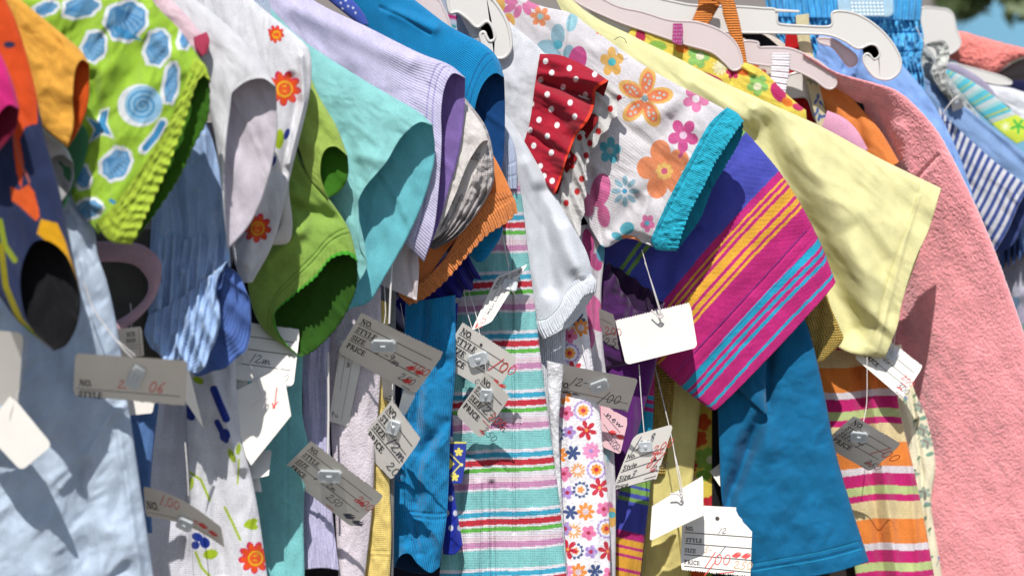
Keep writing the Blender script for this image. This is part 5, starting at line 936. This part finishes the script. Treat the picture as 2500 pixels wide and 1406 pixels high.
tag('blank white tag turned on its corner at the lower left', [(-40, 1052), (26, 962), (128, 1086), (52, 1149)], 1.38, (.02, .0, -.02, -.01), serr='', string=[([(66, 830, 1.37), (52, 930, 1.375), (22, 1018, 1.375)], .0004)])
tag('blurred grey tag with a red mark before the chambray shirt', [(184, 862), (458, 880), (452, 991), (178, 966)], 1.42, (-.02, -.02, .03, .03), serr='bottom', rnd='top', rows=[('NO.', .05, .74, .13), ('STYLE', .05, 1.0, .13)], lines=[((.03, .82), (.95, .80))],
    hand=[('2.', .38, .74, .2, 0, RED), ('06', .66, .76, .24, 0, RED)], clip=(.55, .42, 34, 56, -25), string=[([(205, 690, 1.42), (232, 760, 1.42), (300, 850, 1.41), (332, 880, 1.415)], .0005), ([(280, 825, 1.5), (330, 868, 1.42)], .0004)])
tag('small shaded tag with a bar printed block left of the denim frill', [(288, 803), (346, 797), (352, 868), (294, 874)], 1.60, dn_, serr='', rnd='', rows=[('ICE', .35, .3, .14), ('SIZE', .3, .5, .12)], lines=[((.3, .6), (.8, .6)), ((.3, .7), (.8, .7)), ((.85, .05), (.85, .95))])
tag('small white tag corner below the blurred grey tag', [(310, 965), (382, 955), (372, 1008), (314, 1014)], 1.60, (0, 0, 0, 0), serr='', rows=(), lines=())
tag('pale wedge of a tag seen edge on beside the blurred grey tag', [(450, 900), (462, 905), (497, 1045), (440, 960)], 1.58, (.0, .01, .01, 0), serr='', rnd='')
tag('curved tag marked 1.00 in red low on the white nightgown', [(350, 1186), (540, 1286), (548, 1336), (356, 1260)], 1.60, (-.015, -.015, .02, .02), serr='bottom', rnd='top', bend=(14, .01), rows=[('NO.', .02, .72, .24)], lines=[((.02, .86), (.95, .86))],
    hand=[('1.00', .2, .5, .36, 0, RED), ('x##', .62, .7, .3, -6, RED)], clip=(.52, .62, 40, 26, -25))
tag('white lined tag marked 12m half shaded beside the green sleeve', [(585, 783), (733, 803), (716, 945), (568, 925)], 1.80, (.015, .015, -.015, -.015), serr='top', rows=(), lines=[((.05, .24), (.92, .24)), ((.05, .46), (.92, .46)), ((.05, .72), (.92, .72))], hand=[('12m', .24, .68, .15, 0, PEN), ('00', .72, .92, .12, 0, PEN), ('_', .95, .96, .12, 0, PEN)])
tag('white tag back with a faint red tick below the lined 12m tag', [(560, 962), (690, 894), (711, 1014), (608, 1142)], 1.76, (.0, .01, -.015, -.01), serr='', rnd='', hand=[('v', .66, .6, .26, 0, RED)], string=[([(612, 990, 1.75), (652, 968, 1.752), (640, 1000, 1.75)], .0004), ([(600, 860, 1.78), (640, 965, 1.755)], .0004)])
tag('low white tag corner peeping under the tag with the red tick', [(590, 1112), (664, 1096), (656, 1160), (606, 1172)], 1.79, (.01, .01, -.01, -.01), serr='', rnd='')
tag('sideways tag whose letters ICE run downward, between the lavender and mauve bodies', [(890, 850), (850, 1042), (803, 1028), (832, 828)], 1.952, (.0, .01, .01, 0), serr='top', rows=[('ICE', .1, .86, .16)], lines=[((.05, .40), (.95, .40)), ((.0, .70), (.6, .70)), ((.05, .96), (.4, .96))], hand=[('~m', .12, .60, .26, 0, PEN), ('2', .86, .9, .3, 0, PEN)], string=[([(826, 740, 1.94), (842, 800, 1.93), (858, 850, 1.93)], .0003)])
tag('grey tag reading size 6-9m with red 2.00, hung under the aqua sleeve', [(882, 763), (1086, 860), (1012, 964), (824, 860)], 1.885, (-.02, -.02, .03, .03), **std(v0=.21, st=.20), hand=[('6 -9m', .34, .64, .17, -4, PEN), ('200', .76, .60, .17, 0, RED), ('##', .74, .63, .13, 0, RED), ('250', .72, .88, .15, 0, PEN), ('#', .78, .89, .14, 0, RED), ('_', .92, .93, .14, 0, PEN)],
    clip=(.40, .40, 60, 30, -2), string=[([(957, 640, 1.92), (953, 720, 1.915), (950, 790, 1.912)], .0009), ([(938, 690, 1.93), (941, 760, 1.92), (938, 790, 1.915)], .0004)])
tag('tag reading size 18m with red 1.00 before the striped trousers', [(1130, 786), (1264, 873), (1207, 966), (1070, 884)], 2.10, (-.01, -.01, .015, .015), **std(v0=.22, st=.21, h=.12), hand=[('18m', .36, .62, .2, 0, PEN), ('/00', .72, .52, .24, 12, RED), ('##', .82, .78, .13, 0, RED), ('0', .62, .98, .12, 0, PEN)],
    clip=(.50, .48, 50, 30, 18), hole=(.42, .2), string=[([(1132, 700, 2.12), (1138, 750, 2.11), (1152, 800, 2.10)], .0004), ([(1140, 700, 2.12), (1160, 760, 2.11), (1172, 820, 2.10)], .0004), ([(978, 740, 2.1), (985, 780, 2.1), (992, 812, 2.1)], .0003)])
tag('small tag reading size 12-18m hanging lowest over the striped trousers', [(1187, 907), (1246, 968), (1174, 1072), (1112, 1010)], 2.09, (-.015, -.01, .02, .02), **std(v0=.2, st=.2, h=.1), hand=[('12-18m', .42, .60, .17, 0, PEN), ('200', .80, .62, .16, 8, RED), ('_', 1.0, .68, .14, 0, RED), ('250', .86, .88, .14, 0, PEN), ('~', .8, .92, .12, 0, RED)],
    clip=(.40, .30, 32, 30, -5), string=[([(1176, 830, 2.1), (1182, 870, 2.095), (1187, 912, 2.09)], .0003)])
tag('tilted tag with writing running down it, right of the navy frill', [(1288, 645), (1200, 786), (1150, 808), (1212, 676)], 2.12, (.01, -.01, -.01, .01), **std(v0=.22, st=.22, h=.13), hand=[('12-18m', .46, .60, .18, 0, PEN), ('/25', .82, .64, .2, 0, RED), ('#', .86, .9, .2, 0, RED)], clip=(.34, .18, 36, 26, -10),
    string=[([(1224, 560, 2.13), (1234, 610, 2.125), (1242, 650, 2.12)], .0006), ([(1258, 720, 2.12), (1246, 700, 2.115), (1240, 640, 2.12)], .0003)])
tag('diamond shaped tag reading size 12m beside the pale yellow romper', [(957, 975), (1028, 1071), (955, 1174), (873, 1079)], 1.96, (-.02, -.01, .02, .015), **std(v0=.2, st=.2, h=.11), hand=[('12m', .46, .60, .2, 0, PEN), ('200', .72, .9, .17, 0, PEN), ('_', .95, .96, .17, 0, PEN)], clip=(.38, .28, 32, 34, -20))
tag('white tag sliver above the diamond shaped tag', [(930, 905), (962, 922), (955, 990), (936, 985)], 1.975, dn_, serr='', rnd='', hand=[('250', .1, .8, .3, -40, PEN)])
tag('curled clear plastic tag tail under the grey 6-9m tag', [(985, 950), (1016, 962), (990, 1012), (972, 1002)], 1.97, dn_, serr='', rnd='', mat=CLIP)
tag('grey tag with scribbled prices hanging lowest, over the lavender body', [(760, 1075), (939, 1212), (860, 1287), (684, 1150)], 1.865, (-.02, -.02, .03, .03), **std(v0=.20, st=.20, h=.10), hand=[('/', .33, .62, .22, 0, PEN), ('2m', .46, .62, .13, 0, PEN), ('200', .78, .50, .19, 0, RED), ('~', .8, .5, .2, 0, RED), ('250', .55, .85, .16, 0, PEN), ('_', .72, .92, .16, 0, RED), ('##', .82, .92, .18, 0, PEN)], clip=(.42, .36, 58, 30, -2),
    string=[([(801, 860, 1.88), (802, 1000, 1.875), (800, 1120, 1.866)], .0010)])
tag('shaded tag reading 2.50 half hidden behind the blank white tag', [(1462, 752), (1499, 768), (1512, 859), (1468, 852)], 2.345, dn_, serr='', hand=[('200', .25, .62, .2, 10, RED), ('250', .2, .9, .2, 8, PEN), ('_', .8, .95, .2, 8, PEN)], lines=[((.1, .25), (.8, .3)), ((.1, .68), (.9, .5))])
tag('large blank white tag in front of the striped sleeve', [(1502, 781), (1685, 737), (1703, 848), (1528, 891)], 2.345, (.004, .004, -.006, -.006), serr='top', hole=None, mat=CARDW, string=[([(1567, 610, 2.33), (1590, 690, 2.33), (1614, 771, 2.33)], .0005), ([(1574, 640, 2.33), (1598, 710, 2.33), (1616, 768, 2.33)], .0004), ([(1590, 757, 2.334), (1602, 768, 2.332), (1612, 776, 2.332), (1619, 770, 2.332), (1613, 766, 2.332), (1607, 774, 2.335)], .0008)])
tag('tag marked 12 and 1.00 in pen over the top of the flowered pyjamas', [(1371, 889), (1558, 925), (1532, 1006), (1338, 962)], 2.25, (-.015, -.015, .02, .02), serr='bottom', rnd='top', rows=[('NO.', .06, .70, .16), ('STYLE', .05, .97, .16)], lines=[((.06, .76), (.97, .76))],
    hand=[('12-', .20, .60, .26, 6, PEN), ('~~', .16, .88, .18, 0, PEN), ('/00', .62, .88, .26, 4, PEN), ('_', .97, .92, .26, 4, PEN), ('_', .95, 1.0, .22, 4, PEN)], clip=(.56, .40, 46, 28, 20), string=[([(1388, 770, 2.27), (1420, 840, 2.26), (1440, 905, 2.25)], .0004)])
tag('pinkish tag with the word new and red scribble behind the pyjama leg', [(1466, 984), (1534, 1022), (1514, 1109), (1470, 1090)], 2.325, (0, 0, 0, 0), serr='', mat=plain('pink_card', (214, 176, 182), .75, .25), hand=[('new', .18, .22, .2, -18, PEN), ('##', .3, .62, .16, 0, RED), ('100', .4, .85, .15, -10, PEN), ('_', .95, .9, .15, -10, PEN)], lines=[((.1, .2), (.8, .45)), ((.1, .45), (.8, .75)), ((.1, .7), (.7, .95))])
tag('tag with plain lettering, size 3 and red 2.00, lower middle of the rack', [(1548, 1062), (1645, 1034), (1602, 1170), (1494, 1198)], 2.34, (-.005, -.005, .01, .01), serr='bottom', rnd='top', font=SAN, rows=[('No.', .05, .44, .085), ('Style', .05, .64, .085), ('Size', .05, .83, .085), ('Price', .05, .985, .075)], lines=[((.04, .48), (.95, .42)), ((.04, .67), (.95, .62)), ((.04, .86), (.95, .82)), ((.04, 1.0), (.95, .98))],
    hand=[('/', .12, .30, .16, 20, PEN), ('2-8', .2, .34, .16, 20, PEN), ('3', .3, .84, .13, 0, PEN), ('200', .66, .5, .15, 12, RED), ('~', .7, .54, .14, 0, RED), ('8/', .62, .72, .18, 0, RED), ('250', .78, .84, .12, 0, PEN), ('~', .76, .84, .1, 10, RED), ('_', .95, .9, .14, 0, PEN)],
    clip=(.42, .28, 34, 25, 3), hole=(.8, .60), string=[([(1560, 890, 2.36), (1566, 980, 2.35), (1572, 1050, 2.34), (1574, 1078, 2.338)], .0005)])
tag('smaller blank white tag hanging over the pale yellow blouse body', [(1592, 1234), (1717, 1159), (1717, 1256), (1586, 1321)], 2.385, (.004, .004, -.006, -.006), serr='top', mat=CARDW, string=[([(1600, 900, 2.44), (1638, 1060, 2.41), (1652, 1140, 2.385), (1664, 1205, 2.37)], .0005), ([(1648, 1110, 2.40), (1660, 1160, 2.38), (1667, 1203, 2.37)], .0004), ([(1636, 1205, 2.373), (1652, 1204, 2.371), (1662, 1212, 2.37), (1667, 1206, 2.37), (1660, 1203, 2.372)], .0008)])
tag('upright tag with printed rows and red 1.00 at the bottom beside the teal sleeve', [(1667, 1231), (1838, 1240), (1832, 1408), (1661, 1391)], 2.448, (.008, .008, -.01, -.01), serr='bottom', rnd='', rows=[('NO.', .05, .385, .055), ('STYLE', .06, .56, .06), ('SIZE', .05, .72, .06), ('PRICE', .05, .895, .06)], lines=[((.05, .42), (1, .42)), ((.06, .585), (1, .585)), ((.05, .755), (1, .755)), ((.05, .93), (1, .93))],
    hand=[('12', .52, .40, .09, 0, PEN), ('5-', .32, .70, .09, 0, GOLDP), ('y/', .46, .72, .12, 0, PEN), ('/00', .36, .88, .16, 4, RED), ('_', .75, .92, .16, 10, RED), ('##', .72, .74, .1, 0, RED), ('250', .74, .9, .12, 0, GOLDP), ('/', .36, 1.0, .16, 0, RED)], hole=(.5, .18))
tag('grey tag reading size 4 with red 1.00 before the orange striped dress', [(2085, 1014), (2201, 1083), (2125, 1151), (2005, 1084)], 2.50, (-.02, -.02, .03, .03), **std(dx=.03, v0=.2, st=.2, h=.12), hand=[('4', .42, .62, .2, 0, PEN), ('/00', .76, .55, .24, 4, RED), ('250', .78, .9, .16, 0, PEN), ('~', .8, .88, .14, 0, RED), ('_', .95, .96, .16, 0, PEN)],
    clip=(.36, .36, 42, 24, -6), string=[([(2117, 872, 2.53), (2116, 980, 2.51), (2108, 1030, 2.49)], .0004)])
tag('white tag reading 2.00 and 3.00 showing under the yellow blouse', [(2150, 812), (2254, 894), (2203, 973), (2085, 872)], 2.585, (.01, .01, -.01, -.01), rows=[('PRICE', .10, .80, .11), ('NO.', .05, .2, .11)], lines=[((.04, .28), (.93, .28)), ((.04, .50), (.93, .50)), ((.04, .72), (.93, .70))], hand=[('200', .78, .62, .16, 0, RED), ('_', .97, .66, .16, 0, RED), ('300', .80, .86, .16, 0, PEN), ('~', .82, .88, .14, 0, RED), ('_', .98, .93, .16, 0, PEN), ('2x', .36, .56, .14, 0, PEN)], clip=(.42, .30, 30, 26, -30))
tag('tiny grey tag on a nylon thread before the light denim shirt', [(2322, 252), (2346, 240), (2354, 262), (2326, 274)], 3.02, dn_, serr='', string=[([(2236, 66, 2.98), (2280, 150, 2.99), (2329, 246, 3.015)], .0005), ([(2302, 278, 3.02), (2322, 250, 3.01), (2342, 232, 3.01)], .0008)], clip=(.5, .1, 10, 6, 40))
tag('white tag corner in the dark gap left of the teal sleeve', [(1733, 1150), (1770, 1120), (1790, 1180), (1760, 1190)], 2.53, up_, serr='', rnd='')
for o_, pts in (('small shaded tag', [(318, 740, 1.6), (322, 775, 1.595), (320, 812, 1.59)]), ('curved tag marked', [(452, 1080, 1.62), (458, 1160, 1.60), (462, 1250, 1.585)]), ('diamond shaped tag', [(952, 880, 1.97), (958, 930, 1.955), (955, 1040, 1.935)]),
                ('white tag reading 2.00', [(2190, 780, 2.62), (2184, 830, 2.59), (2180, 866, 2.575)])):
    kk = [o for o in bpy.data.objects if o.get('label', '').startswith(o_)][0]; cord('thread', kk, NYL, pts, .0004)
